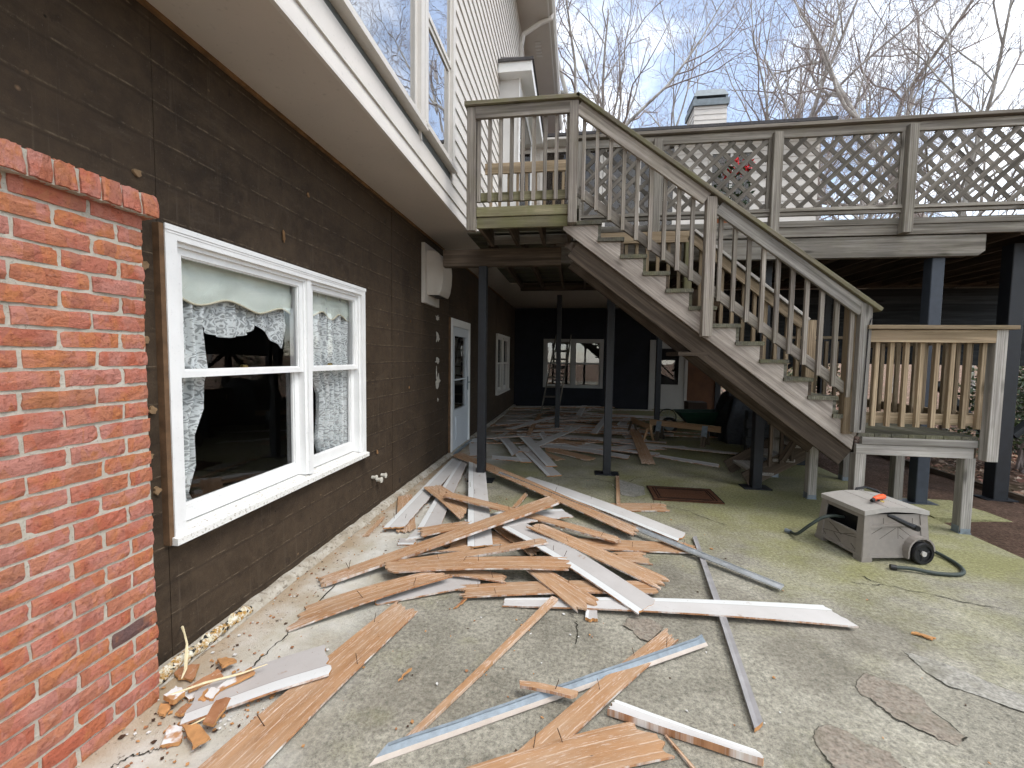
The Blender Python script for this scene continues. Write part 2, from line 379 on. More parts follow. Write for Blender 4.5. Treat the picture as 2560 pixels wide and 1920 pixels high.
# ------------------------------------------------------------------ measured world coordinates (metres)
BOARDS = [
    ('siding_board','b',((-1.401,1.232,0.012),(-1.17,1.247,0.012),(-1.099,2.515,0.012),(-0.925,2.44,0.012)),0.012,3,'long brown board face down with faint printed letters,running off the bottom left'),
    ('siding_board','w',((-1.607,1.499,0.026),(-1.703,1.7,0.026),(-1.133,1.84,0.054),(-1.278,2.028,0.054)),0.012,0,'grey painted board with torn jagged end lying across the long printed board'),
    ('siding_board','b',((-1.634,2.38,0.014),(-1.571,2.159,0.014),(-0.979,2.838,0.072),(-0.817,2.781,0.072)),0.012,2,'brown board with split left tip and nails,near the wall below the pile'),
    ('siding_board','w',((-1.294,2.628,0.012),(-1.209,2.487,0.012),(-0.689,3.016,0.032),(-0.609,2.792,0.032)),0.012,0,'pale board mostly hidden under the split-tipped brown board'),
    ('siding_board','b',((-1.715,2.708,0.035),(-1.639,2.613,0.035),(-0.231,4.196,0.22),(-0.123,4.025,0.22)),0.02,3,'long narrow brown strip with flaking white edge on top of the pile'),
    ('siding_board','b',((-1.263,2.95,0.076),(-1.202,2.849,0.076),(-0.25,3.377,0.136),(-0.179,3.313,0.136)),0.016,3,'brown board with white lower edge just below the long flaking strip'),
    ('siding_board','b',((-1.331,2.894,0.082),(-1.227,2.763,0.082),(-0.038,3.169,0.102),(-0.008,2.976,0.102)),0.012,2,'brown board with dark printed line lying level across the pile front'),
    ('siding_board','b',((-1.099,2.963,0.047),(-0.984,2.852,0.047),(-0.46,2.922,0.052),(-0.419,2.808,0.052)),0.012,1,'short brown board wedged under the level printed board'),
    ('siding_board','b',((-0.729,2.771,0.032),(-0.679,2.63,0.032),(0.516,3.021,0.042),(0.56,2.873,0.042)),0.012,2,'brown board with rounded torn left end at the front of the pile'),
    ('siding_board','w',((-0.414,2.693,0.014),(-0.425,2.604,0.014),(1.593,2.918,0.034),(1.675,2.712,0.034)),0.012,0,'long white board with slanted tip reaching right across the patio'),
    ('siding_board','w',((-0.597,3.606,0.112),(-0.465,3.799,0.112),(0.407,2.602,0.048),(0.541,2.769,0.048)),0.012,2,'white board slanting down to the front over the rounded brown one'),
    ('siding_board','b',((-0.374,3.571,0.142),(-0.275,3.688,0.142),(0.57,2.931,0.047),(0.672,3.077,0.047)),0.012,2,'brown streaky board slanting to the right with a bent nail'),
    ('siding_board','b',((-1.304,4.321,0.166),(-1.282,4.165,0.166),(0.398,3.692,0.066),(0.381,3.576,0.066)),0.016,2,'narrow brown strip with rough lower edge crossing the upper pile'),
    ('siding_board','b',((0.073,3.708,0.024),(0.168,3.51,0.024),(0.988,3.769,0.026),(1.024,3.577,0.026)),0.012,3,'brown ribbed board lying level towards the thin grey stick'),
    ('siding_board','b',((0.344,3.501,0.012),(0.362,3.357,0.012),(0.566,3.541,0.012),(0.614,3.342,0.012)),0.012,0,'short brown board stub under the streaky slanting board'),
    ('siding_board','b',((-1.732,6.403,0.112),(-1.764,6.12,0.112),(0.59,3.93,0.062),(0.519,3.757,0.062)),0.012,4,'long bowed brown board from the house wall down to the right'),
    ('siding_board','w',((-0.707,5.3,0.042),(-0.549,5.479,0.042),(0.903,3.796,0.022),(1.018,3.988,0.022)),0.012,2,'long pale grey board beside the bowed brown one'),
    ('siding_board','b',((0.37,4.698,0.012),(0.521,4.49,0.012),(0.971,4.811,0.012),(0.991,4.577,0.012)),0.012,3,'brown board piece lying level in front of the doormat'),
    ('siding_board','b',((0.564,5.825,0.018),(0.611,5.835,0.018),(0.468,4.66,0.031),(0.51,4.668,0.031)),0.018,0,'small brown stick pointing at the base of the middle post'),
    ('trim_stick','s',((1.054,3.911,0.02),(1.094,3.936,0.02),(0.786,1.875,0.02),(0.834,1.907,0.02)),0.02,0,'thin grey painted stick with splintered end under the long white board'),
    ('siding_board','b',((-0.333,2.998,0.072),(-0.177,3.025,0.072),(0.035,2.578,0.047),(0.181,2.718,0.047)),0.012,2,'broad brown board with lengthwise white lines pointing at the camera'),
    ('trim_stick','r',((-0.662,1.598,0.016),(-0.63,1.594,0.016),(-0.117,2.718,0.042),(-0.074,2.693,0.042)),0.016,0,'long thin brown stick streaked white on bare concrete'),
    ('siding_board','b',((-0.318,1.457,0.012),(-0.175,1.465,0.012),(0.548,2.523,0.014),(0.594,2.43,0.014)),0.012,4,'brown board with rounded end under the metal strip in the foreground'),
    ('siding_board','b',((-0.358,1.529,0.012),(-0.12,1.46,0.012),(0.279,1.84,0.012),(0.431,1.699,0.012)),0.012,1,'widest brown board cut off by the bottom edge,slanted broken end'),
    ('trim_stick','v',((0.21,1.914,0.035),(0.176,1.857,0.035),(0.746,1.743,0.035),(0.759,1.706,0.035)),0.035,0,'white topped square stick lying below the metal strip'),
    ('trim_stick','b',((-0.24,1.933,0.066),(-0.232,1.899,0.066),(0.042,1.92,0.056),(0.022,1.885,0.056)),0.016,1,'short brown stick with upright nail across the metal strip'),
    ('trim_stick','b',((0.4,1.794,0.012),(0.411,1.791,0.012),(0.476,1.655,0.012),(0.495,1.65,0.012)),0.012,0,'thin brown splinter at the bottom edge right of the widest board'),
    ('trim_block','g',((0.102,2.661,0.02),(0.166,2.663,0.02),(0.092,2.541,0.02),(0.166,2.55,0.02)),0.02,0,'small white grooved trim block in front of the long white board'),
    ('siding_board','w',((-1.66,3.556,0.052),(-1.487,3.606,0.052),(-1.78,6.134,0.072),(-1.581,6.073,0.072)),0.012,2,'pale grey board closest along the dark wall,leading to the door'),
    ('siding_board','w',((-1.37,3.643,0.042),(-1.176,3.678,0.042),(-1.616,6.023,0.082),(-1.491,6.0,0.082)),0.012,0,'second pale grey board from the dark wall,partly covered'),
    ('siding_board','w',((-1.44,5.794,0.122),(-1.153,5.539,0.122),(-0.826,3.304,0.057),(-0.632,3.369,0.057)),0.012,2,'pale grey board pointing straight at the camera in mid pile'),
    ('siding_board','b',((-1.666,4.592,0.102),(-1.514,4.731,0.102),(-1.01,3.778,0.082),(-1.029,4.156,0.082)),0.012,1,'brown board lying across the two pale boards by the wall'),
    ('siding_board','b',((-1.331,3.59,0.062),(-1.251,3.421,0.062),(-0.954,3.795,0.072),(-0.903,3.652,0.072)),0.012,1,'short brown board tucked against the camera-pointing grey board'),
    ('siding_board','w',((-1.395,3.408,0.022),(-1.4,3.623,0.022),(-1.257,3.486,0.024),(-1.258,3.644,0.024)),0.012,0,'small pale board corner showing left of the pile'),
    ('siding_board','w',((-1.435,3.328,0.012),(-1.463,3.461,0.012),(-1.296,3.353,0.012),(-1.314,3.446,0.012)),0.012,0,'pale trim scrap lying flat by the wall-side edge of the pile'),
    ('siding_board','b',((-1.922,4.492,0.022),(-1.796,4.588,0.022),(-1.539,3.553,0.022),(-1.392,3.652,0.022)),0.012,0,'brown board underneath the pale board closest to the wall'),
    ('siding_board','b',((-1.796,3.452,0.012),(-1.748,3.443,0.012),(-1.832,3.897,0.012),(-1.791,3.873,0.012)),0.012,0,'small bare brown stick lying against the dirty wall footing'),
    ('siding_board','b',((-0.715,3.762,0.042),(-0.665,3.897,0.042),(-0.301,3.258,0.042),(-0.267,3.408,0.042)),0.012,0,'dark brown board end showing beneath the slanting white board'),
    ('siding_board','b',((-1.021,3.411,0.032),(-0.936,3.238,0.032),(-0.887,3.559,0.032),(-0.819,3.317,0.032)),0.012,0,'brown board bottom seen under the camera-pointing grey board'),
    ('siding_board','b',((-1.238,3.079,0.042),(-1.213,3.181,0.042),(-0.817,3.347,0.052),(-0.773,3.237,0.052)),0.012,0,'tan strip showing between the two long narrow strips'),
    ('siding_board','b',((-0.625,4.397,0.012),(-0.572,4.383,0.012),(-0.54,4.826,0.032),(-0.498,4.775,0.032)),0.012,0,'little brown offcut on the green-stained concrete in the pile gap'),
    ('siding_board','w',((-0.616,3.872,0.112),(-0.587,3.608,0.112),(-0.104,4.246,0.082),(0.011,4.058,0.082)),0.012,0,'white board piece jutting right from under the flaking strip'),
    ('siding_board','w',((-1.014,3.91,0.032),(-0.873,3.649,0.032),(-0.42,4.452,0.032),(-0.31,4.145,0.032)),0.012,0,'white board buried in the middle of the pile'),
    ('siding_board','b',((-1.2,3.639,0.012),(-1.06,3.372,0.012),(-0.495,3.766,0.012),(-0.426,3.508,0.012)),0.012,0,'brown board at the very bottom of the pile'),
    ('siding_board','w',((-1.143,8.471,0.062),(-0.924,8.52,0.062),(-0.384,6.099,0.037),(-0.226,6.131,0.037)),0.012,1,'grey board lying on top,pointing at the camera by the middle post'),
    ('siding_board','w',((-0.961,7.404,0.022),(-0.864,7.601,0.022),(-0.338,5.662,0.014),(-0.145,5.74,0.014)),0.012,0,'lowest grey board pointing at the camera by the middle post'),
    ('siding_board','w',((-1.166,7.586,0.012),(-0.945,7.286,0.012),(-0.78,6.363,0.012),(-0.606,6.374,0.012)),0.012,0,'grey board left of the two beside the middle post'),
    ('siding_board','w',((-0.697,7.812,0.024),(-0.616,7.468,0.024),(0.907,7.123,0.024),(0.832,6.853,0.024)),0.012,0,'grey board passing low behind the middle post'),
    ('siding_board','b',((-0.517,7.548,0.012),(-0.438,7.199,0.012),(0.329,6.856,0.012),(0.199,6.641,0.012)),0.012,1,'brown board on the floor just left of the middle post'),
    ('siding_board','b',((-0.565,7.269,0.012),(-0.475,6.976,0.012),(-0.137,6.678,0.012),(-0.262,6.572,0.012)),0.012,0,'short brown board next to the low grey ones by the post'),
    ('siding_board','w',((-0.196,8.692,0.012),(-0.174,8.433,0.012),(1.481,7.837,0.012),(1.38,7.648,0.012)),0.012,0,'grey board ending right of the middle post,farther of two'),
    ('trim_strip','w',((0.139,8.094,0.012),(0.15,7.87,0.012),(2.172,6.814,0.012),(2.116,6.633,0.012)),0.012,0,'longest pale trim strip lying alone right of the middle post'),
    ('siding_board','b',((-0.502,8.435,0.022),(-0.424,8.157,0.022),(0.188,7.977,0.022),(0.077,7.626,0.022)),0.012,0,'dark brown board short of the middle post'),
    ('siding_board','w',((-0.691,8.516,0.072),(-0.633,8.915,0.072),(-0.538,7.831,0.042),(-0.456,8.045,0.042)),0.012,0,'small grey board end propped up at an angle'),
    ('siding_board','w',((-1.966,7.899,0.022),(-1.615,6.549,0.022),(-1.691,8.17,0.022),(-1.369,6.6,0.022)),0.012,0,'flat grey panel piece in front of the white door'),
    ('siding_board','w',((-1.488,7.857,0.042),(-1.409,7.717,0.042),(-1.393,8.77,0.042),(-1.331,8.638,0.042)),0.012,0,'narrow grey strip by the post nearest the door'),
    ('siding_board','w',((-1.444,8.115,0.042),(-1.337,8.269,0.042),(-0.961,6.685,0.022),(-0.881,7.059,0.022)),0.012,0,'grey board right of the post nearest the door'),
    ('siding_board','w',((-1.284,6.69,0.012),(-1.243,6.477,0.012),(-0.699,6.616,0.012),(-0.673,6.385,0.012)),0.012,0,'grey board crossing level behind the bowed brown board'),
    ('siding_board','w',((0.883,9.603,0.042),(1.031,9.802,0.042),(1.021,8.698,0.012),(1.183,8.821,0.012)),0.012,0,'grey board pair end left of the low sawhorse,nearer one'),
    ('siding_board','w',((0.877,9.829,0.032),(1.128,9.887,0.032),(1.208,10.823,0.132),(1.385,10.867,0.132)),0.012,0,'grey board leaning on the heap left of the low sawhorse'),
]
SCRAPS = [
    ('siding_scrap','b',((-1.501,1.505,0.042),(-1.44,1.495,0.042),(-1.513,1.698,0.042),(-1.573,1.693,0.042)),0.012,'longest brown scrap resting on the torn grey board'),
    ('siding_scrap','b',((-1.508,1.688,0.04),(-1.43,1.655,0.04),(-1.42,1.707,0.04),(-1.509,1.735,0.04)),0.012,'square bare brown chip on the torn grey board'),
    ('siding_scrap','m',((-1.595,1.671,0.057),(-1.57,1.669,0.057),(-1.475,1.771,0.057),(-1.523,1.807,0.057),(-1.586,1.74,0.057)),0.012,'half painted scrap with pointed end above the square chip'),
    ('siding_scrap','b',((-1.74,1.671,0.042),(-1.716,1.656,0.042),(-1.63,1.757,0.042),(-1.688,1.784,0.042)),0.012,'dark brown bar scrap in the middle of the corner heap'),
    ('siding_scrap','b',((-1.678,1.548,0.024),(-1.641,1.55,0.024),(-1.653,1.607,0.024),(-1.687,1.61,0.024)),0.012,'small reddish brown scrap left of the longest one'),
    ('siding_scrap','m',((-1.789,1.599,0.052),(-1.721,1.584,0.052),(-1.714,1.634,0.052),(-1.784,1.655,0.052)),0.022,'thick chunk with white paint beside the brick corner'),
    ('siding_scrap','m',((-1.592,1.406,0.016),(-1.539,1.439,0.016),(-1.591,1.5,0.016),(-1.648,1.495,0.016)),0.016,'white ribbed scrap lying in front of the corner heap'),
    ('siding_scrap','t',((-1.583,1.49,0.04),(-1.508,1.498,0.04),(-1.419,1.453,0.04),(-1.447,1.407,0.04)),0.01,'tan folded chip with sharp point at the heap front'),
    ('siding_scrap','t',((-1.76,1.86,0.042),(-1.729,1.882,0.042),(-1.646,1.856,0.042),(-1.682,1.801,0.042)),0.012,'rounded tan chip at the back of the corner heap'),
    ('siding_scrap','b',((-1.907,1.764,0.022),(-1.903,1.802,0.022),(-1.831,1.831,0.022),(-1.779,1.734,0.022),(-1.857,1.736,0.022)),0.012,'rough brown slab scrap against the wall footing'),
    ('siding_scrap','t',((-1.636,1.622,0.032),(-1.599,1.62,0.032),(-1.618,1.708,0.032),(-1.665,1.71,0.032)),0.012,'tan scrap with torn paint in the heap centre'),
    ('siding_scrap','w',((-1.61,1.632,0.046),(-1.563,1.624,0.046),(-1.575,1.674,0.046),(-1.626,1.682,0.046)),0.012,'white paint flake lying on the tan scrap'),
    ('siding_scrap','m',((-1.613,1.551,0.02),(-1.568,1.567,0.02),(-1.562,1.605,0.02),(-1.624,1.617,0.02)),0.012,'mottled scrap under the longest brown one'),
    ('siding_scrap','t',((-1.766,1.548,0.012),(-1.728,1.542,0.012),(-1.741,1.586,0.012),(-1.79,1.588,0.012)),0.012,'tan chip touching the foot of the brick wall'),
    ('siding_scrap','w',((-1.743,1.661,0.016),(-1.686,1.62,0.016),(-1.686,1.656,0.016),(-1.709,1.714,0.016),(-1.728,1.715,0.016)),0.012,'pale strip scrap buried in the corner heap'),
]
PATCHES = {
    'p1': ((1.384,2.234),(1.455,2.316),(1.495,2.338),(1.537,2.313),(1.63,2.282),(1.657,2.214),(1.635,2.122),(1.655,2.051),(1.664,2.0),(1.6,1.94),(1.546,1.964),(1.499,2.007),(1.438,2.064),(1.416,2.126),(1.412,2.159),(1.382,2.176)),
    'p2': ((1.032,1.897),(1.072,1.95),(1.124,1.97),(1.183,1.944),(1.22,1.894),(1.295,1.864),(1.301,1.809),(1.323,1.766),(1.18,1.715),(1.05,1.695),(1.034,1.738),(1.026,1.785),(1.016,1.84)),
    'p3': ((1.815,2.557),(1.881,2.531),(1.932,2.504),(2.012,2.44),(2.063,2.376),(2.152,2.302),(2.183,2.265),(2.072,2.143),(2.046,2.183),(1.918,2.271),(1.835,2.316),(1.808,2.398),(1.81,2.493)),
    'p4': ((0.314,2.542),(0.348,2.605),(0.407,2.639),(0.488,2.629),(0.549,2.559),(0.44,2.415),(0.398,2.428),(0.362,2.495)),
    'p5': ((0.565,5.749),(0.697,5.614),(0.873,5.446),(0.837,5.118),(0.691,5.006),(0.569,5.067),(0.513,5.328)),
}
CRACKS = [
    ((-1.715,1.299),(-1.71,1.321),(-1.694,1.347),(-1.685,1.37),(-1.655,1.378),(-1.625,1.397),(-1.609,1.414),(-1.577,1.437)),
    ((-1.575,1.793),(-1.579,1.904),(-1.582,2.001),(-1.579,2.053),(-1.574,2.169),(-1.572,2.288),(-1.59,2.438),(-1.603,2.691)),
    ((-0.792,5.538),(-0.603,5.493),(-0.415,5.584),(-0.145,5.665),(0.051,5.676),(0.262,5.69),(0.476,5.571),(0.61,5.469)),
    ((0.712,5.617),(0.846,5.86),(1.208,6.047),(1.605,6.067),(1.902,6.068)),
    ((0.997,4.751),(1.181,4.678),(1.308,4.468),(1.472,4.302)),
    ((1.991,3.327),(2.095,3.325),(2.202,3.331),(2.291,3.3),(2.407,3.259),(2.513,3.205),(2.638,3.158),(2.848,3.09)),
    ((2.14,3.453),(2.158,3.38),(2.211,3.346)),
    ((0.04,2.541),(0.047,2.475),(0.04,2.399),(0.043,2.319)),
]

# ------------------------------------------------------------------ ground
def patio_material():
    g = G('mossy_concrete'); w = g.co('World')
    x, y, z = g.xyz(w)[0], g.xyz(w)[1], g.xyz(w)[2]
    big = g.noise(w, .55, 5, .6); mid = g.noise(w, 2.3, 6, .62); fine = g.noise(w, 42, 6, .80)
    grit = g.vor(w, 150, 'F1'); speck = g.noise(w, 105, 3, .8)
    c = g.mix(g.ramp(mid, .3, .7), (.180, .168, .138), (.385, .368, .315))
    c = g.mix(g.ramp(fine, .34, .66), g.mix(1.0, c, (.42, .42, .41), 'MULTIPLY'), g.mix(1.0, c, (1.38, 1.36, 1.3), 'MULTIPLY'))
    c = g.mix(g.ramp(speck, .57, .68, 0, .8), c, (.070, .066, .056))
    c = g.mix(g.ramp(grit, .0, .28, .45, 0), c, (.52, .50, .45))
    # dark damp stains
    st = g.noise(g.vec(w, (1, 1, 1), (7.3, 2.2, 0)), 1.1, 6, .65)
    c = g.mix(g.ramp(st, .53, .70, 0, .62), c, (.115, .098, .076))
    # algae: broad drifts to the right and by the pile
    m1 = g.noise(g.vec(w, (1, 1, 1), (3.7, 9.1, 0)), .75, 6, .6)
    gx = g.ramp(x, .4, 2.6, 0, .12)
    gy = g.ramp(y, 3.0, 4.6, 0, .13)
    m3 = g.noise(g.vec(w, (1, 1, 1), (1.3, 4.4, 0)), 2.6, 5, .65)
    mo = g.math('ADD', g.math('ADD', g.math('MULTIPLY', m1, .65), g.math('MULTIPLY', m3, .35)), g.math('ADD', gx, gy))
    c = g.mix(g.ramp(mo, .54, .74, 0, .75), c, g.mix(g.ramp(fine, .35, .65), (.125, .122, .040), (.30, .295, .12)))
    # pale unpainted strip that was under the old siding
    edge = g.math('ADD', x, g.math('MULTIPLY', g.math('SUBTRACT', g.noise(w, 2.2, 5), .5), .9))
    c = g.mix(g.ramp(edge, -1.55, -.95, .85, 0), c, g.mix(g.ramp(g.noise(w, 3.5, 5), .38, .62), (.47, .43, .35), (.64, .625, .585)))
    dirt = g.math('ADD', x, g.math('MULTIPLY', g.math('SUBTRACT', g.noise(w, 5, 6, .7), .5), .55))
    c = g.mix(g.ramp(dirt, -1.9, -1.60, .8, 0), c, (.33, .235, .14))
    c = g.mix(g.math('MULTIPLY', g.ramp(g.noise(w, 26, 4, .7), .60, .68), g.ramp(dirt, -1.9, -1.15, 1, 0)), c, (.075, .05, .032))
    h = g.math('ADD', g.math('MULTIPLY', fine, .6), g.math('ADD', g.math('MULTIPLY', grit, .35), g.math('MULTIPLY', mid, .6)))
    return g.done(c, g.ramp(mid, .3, .7, .72, .92), g.bump(h, .5, .010), 0, .22)
patio_mat = patio_material()
m = MB()
def patio_fn(u, v):
    return (-2.2 + 5.85 * u, -2.0 + 18.6 * v, 0.0)
m.grid(patio_fn, 1, 1)
m.add([(3.65, -2, 0), (3.65, 16.6, 0), (3.65, 16.6, -.14), (3.65, -2, -.14)], [(0, 1, 2, 3)])
patio = m.structure('patio', patio_mat)

def patch_mat(name, col):
    g = G(name); w = g.co('World'); f = g.noise(w, 60, 5, .7); b = g.noise(w, 4, 5)
    f2 = g.noise(w, 24, 6, .75)
    c = g.mix(g.ramp(f, .35, .66), tuple(k * .5 for k in col), tuple(k * 1.3 for k in col)); c = g.mix(g.ramp(f2, .48, .66, 0, .6), c, (.30, .285, .24))
    c = g.mix(g.ramp(b, .5, .7, 0, .5), c, (.13, .12, .08))
    return g.done(c, .88, g.bump(f, .5, .006), 0, .2)
PM = [patch_mat('worn_patch_mortar', (.25, .212, .172)), patch_mat('pale_patch_mortar', (.33, .315, .28))]
crack_mat = plain('crack_dirt', (.030, .028, .020), .95, .3, 40)
def resample(pts, n, closed):
    pts = [Vector((*p, 0)) for p in pts]
    if closed: pts.append(pts[0])
    out = []
    for a, b in zip(pts, pts[1:]):
        for k in range(n):
            out.append(a.lerp(b, k / n))
    if not closed: out.append(pts[-1])
    return out
rng = random.Random(4)
for key, poly in PATCHES.items():
    p = resample(poly, 4, True)
    p = [q + Vector((rng.uniform(-.006, .006), rng.uniform(-.006, .006), 0)) for q in p]
    pale = key in ('p5', 'p3')
    m = MB(); n = len(p)
    c0 = sum(p, Vector()) / n
    vs = [(q.x, q.y, .004) for q in p]
    m.add(vs, [tuple(range(n))])
    o = m.part('concrete_patch', PM[1 if pale else 0], patio)
    # ragged dirty seam round the patch
    m = MB()
    for i in range(n):
        a, b = p[i], p[(i + 1) % n]
        if noise.noise(Vector((i * .21, c0.y * 3, 7))) < -.12: continue
        wd = .0012 + .005 * max(0, noise.noise(Vector((i * .37, len(key), c0.x)))) + (.004 if (a - c0).y < 0 else 0)
        d = (a - c0).normalized()
        d2 = (b - c0).normalized()
        m.add([(a.x, a.y, .006), (b.x, b.y, .006), (b.x + d2.x * wd, b.y + d2.y * wd, .006), (a.x + d.x * wd, a.y + d.y * wd, .006)], [(0, 1, 2, 3)])
    m.part('seam', crack_mat, patio)
for k, ln in enumerate(CRACKS):
    p = resample(ln, 7, False)
    m = MB(); vs = []; n = len(p)
    for i, q in enumerate(p):
        t = (p[min(i + 1, n - 1)] - p[max(i - 1, 0)]).normalized()
        s = Vector((-t.y, t.x, 0))
        j = s * noise.noise(Vector((i * .45, k * 3.1, 0))) * .022
        wd = max(.0012, .0030 + .0045 * noise.noise(Vector((i * .3, k * 7.7, 5))))
        if i in (0, n - 1): wd = .0006
        a, b = q + j + s * wd, q + j - s * wd
        vs += [(a.x, a.y, .0045), (b.x, b.y, .0045)]
    m.add(vs, [(2 * i, 2 * i + 1, 2 * i + 3, 2 * i + 2) for i in range(n - 1)])
    m.part('crack', crack_mat, patio)

g = G('pine_straw_mulch'); w = g.co('World')
a = g.noise(g.vec(w, (22, 60, 10), rot=(0, 0, .6)), 1, 5, .7); b = g.noise(g.vec(w, (60, 20, 10), rot=(0, 0, -.4)), 1, 5, .7); c2 = g.noise(w, 3, 5)
c = g.mix(g.ramp(a, .35, .65), (.060, .038, .028), (.165, .105, .078)); c = g.mix(g.ramp(b, .5, .68, 0, .8), c, (.25, .165, .12)); c = g.mix(g.ramp(c2, .4, .7, 0, .5), c, (.035, .024, .018))
mulch_mat = g.done(c, .95, g.bump(g.math('ADD', a, b), .9, .03), 0, .1)
g = G('leaf_litter'); w = g.co('World')
v1 = g.n('ShaderNodeTexVoronoi'); g.put(v1.inputs['Vector'], w); v1.inputs['Scale'].default_value = 11
a = g.xyz(v1.outputs['Color'])[0]; f = g.noise(w, 30, 5, .7); b = g.noise(w, .6, 4)
c = g.mix(g.ramp(a, .1, .9), (.12, .068, .048), (.36, .235, .18)); c = g.mix(g.ramp(f, .45, .7, 0, .7), c, (.06, .04, .03)); c = g.mix(g.ramp(b, .45, .65, 0, .5), c, (.10, .11, .05))
litter_mat = g.done(c, .95, g.bump(g.math('ADD', a, f), .8, .04), 0, .1)
m = MB()
def mulch_fn(u, v):
    x, y = 3.55 + 1.75 * u, -3 + 21 * v
    return (x, y, -.05 + .06 * math.sin(u * math.pi) + .035 * noise.noise(Vector((x * 2.1, y * 2.1, 0))))
m.grid(mulch_fn, 14, 120)
m.structure('mulch_bed', mulch_mat, True)
m = MB()
def ground_fn(u, v):
    x = -160 + 320 * u; y = -120 + 320 * v
    d = max(0.0, x - 5.0)
    z = -.16 + .018 * max(0, min(d, 60)) + (.12 * noise.noise(Vector((x * .3, y * .3, 0))) if d > 0 else 0)
    if x <= 5.0: z = -.2 + .012 * max(0, y - 16)
    return (x, y, z)
m.grid(ground_fn, 160, 160)
m.structure('ground', litter_mat, True)
# low edging between mulch and woods
edging = thing('garden_edging', 'low weathered wooden edging between mulch bed and leaf litter', 'edging', (5.2, 6, -.1))
for k in range(8):
    bar('edging_board', (5.22 + .03 * (k % 2), -2 + 2.4 * k, -.03), (5.22 + .03 * ((k + 1) % 2), .38 + 2.4 * k, -.03), .05, .14, W['under'], edging)
# stepping slab by the corner leg
m = MB(); m.box(3.66, 4.35, 4.9, 5.55, -.09, .012)
m.thing('concrete_footing', patio_mat, 'mossy flat concrete slab behind the hose box by the landing legs', 'slab')

# ------------------------------------------------------------------ house
def sheathing_material():
    g = G('dark_fibreboard_sheathing'); w = g.co('World')
    x, y, z = g.xyz(w)
    n1 = g.noise(w, 1.4, 6, .65); n2 = g.noise(w, 14, 6, .7); n3 = g.noise(w, 75, 4, .75)
    c = g.mix(g.ramp(n1, .3, .7), (.022, .0145, .0090), (.060, .040, .0245))
    sc_ = g.noise(g.vec(w, (40, 3.5, 18)), 1, 6, .75)
    c = g.mix(g.ramp(sc_, .55, .72, 0, .4), c, (.105, .080, .058))
    c = g.mix(g.ramp(g.noise(g.vec(w, (30, 30, 1.2)), 1, 4, .7), .60, .72, 0, .45), c, (.105, .08, .058))
    c = g.mix(g.ramp(n2, .4, .68, 0, .55), c, (.086, .060, .038))
    c = g.mix(g.ramp(n3, .64, .74, 0, .7), c, (.17, .14, .11))
    c = g.mix(g.ramp(g.noise(g.vec(w, (1, 1, 1), (5, 1, 2)), 5, 6, .7), .62, .72, 0, .8), c, (.014, .010, .008))
    # dusty lines where each siding course lapped
    wob = g.math('ADD', z, g.math('MULTIPLY', g.math('SUBTRACT', g.noise(w, 2.5, 5), .5), .022))
    ph = g.math('FRACT', g.math('DIVIDE', wob, .178))
    line = g.math('MULTIPLY', g.ramp(g.math('ABSOLUTE', g.math('SUBTRACT', ph, .5)), .008, .030, 1, 0), g.ramp(g.noise(g.vec(w, (1, 5, 5)), 3.0, 6, .75), .46, .66))
    c = g.mix(g.math('MULTIPLY', line, .75), c, (.21, .16, .11))
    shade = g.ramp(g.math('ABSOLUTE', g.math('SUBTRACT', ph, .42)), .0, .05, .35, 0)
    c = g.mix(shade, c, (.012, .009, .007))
    pit = g.math('MULTIPLY', g.ramp(g.vor(w, 7.5, 'F1'), .03, .06, 1, 0), g.ramp(g.noise(w, 1.7, 3), .45, .5))
    c = g.mix(g.math('MULTIPLY', pit, .9), c, (.008, .006, .005))
    fleck = g.math('MULTIPLY', g.ramp(g.vor(w, 9, 'F1'), .0, .10, 1, 0), g.ramp(g.noise(w, 3.2, 3), .55, .6))
    c = g.mix(g.math('MULTIPLY', fleck, .8), c, (.27, .17, .10))
    return g.done(c, g.ramp(n2, .3, .7, .7, .9), g.bump(g.math('ADD', g.math('ADD', n2, n3), g.math('MULTIPLY', line, 2.0)), .45, .008), 0, .25)
sheath = sheathing_material()
house = thing('house', 'grey sided house with dark stripped lower wall and overhanging upper storey', 'house', (-3, 6, 0))
WX = -1.98
WIN = (1.825, 3.80, .635, 2.19)         # y0 y1 z0 z1 of the near window opening
DOOR = (6.63, 7.84, .0, 2.19)
WIN3 = (10.69, 12.70, .62, 2.17)
TOPZ = 3.17
def panel(y0, y1, z0, z1, dx=0.0):
    m = MB(); m.box(WX - .03, WX + dx, y0 + .002, y1 - .002, z0, z1)
    return m.part('sheathing_panel', sheath, house)
for (y0, y1, z0, z1, dx) in [(-1.5, WIN[0], .0, TOPZ, 0), (WIN[0], WIN[1], 0, WIN[2], 0),
                             (WIN[0], WIN[1], WIN[3], TOPZ, -.001), (WIN[1], 4.48, 0, TOPZ, -.004), (4.48, 5.86, 0, TOPZ, .002), (5.86, DOOR[0], 0, TOPZ, -.002),
                             (DOOR[0], DOOR[1], DOOR[3], TOPZ, 0), (DOOR[1], 9.1, 0, TOPZ, .001), (9.1, WIN3[0], 0, TOPZ, -.002), (WIN3[0], WIN3[1], 0, WIN3[2], 0), (WIN3[0], WIN3[1], WIN3[3], TOPZ, 0), (WIN3[1], 14.0, 0, TOPZ, .001)]:
    panel(y0, y1, z0, z1, dx)
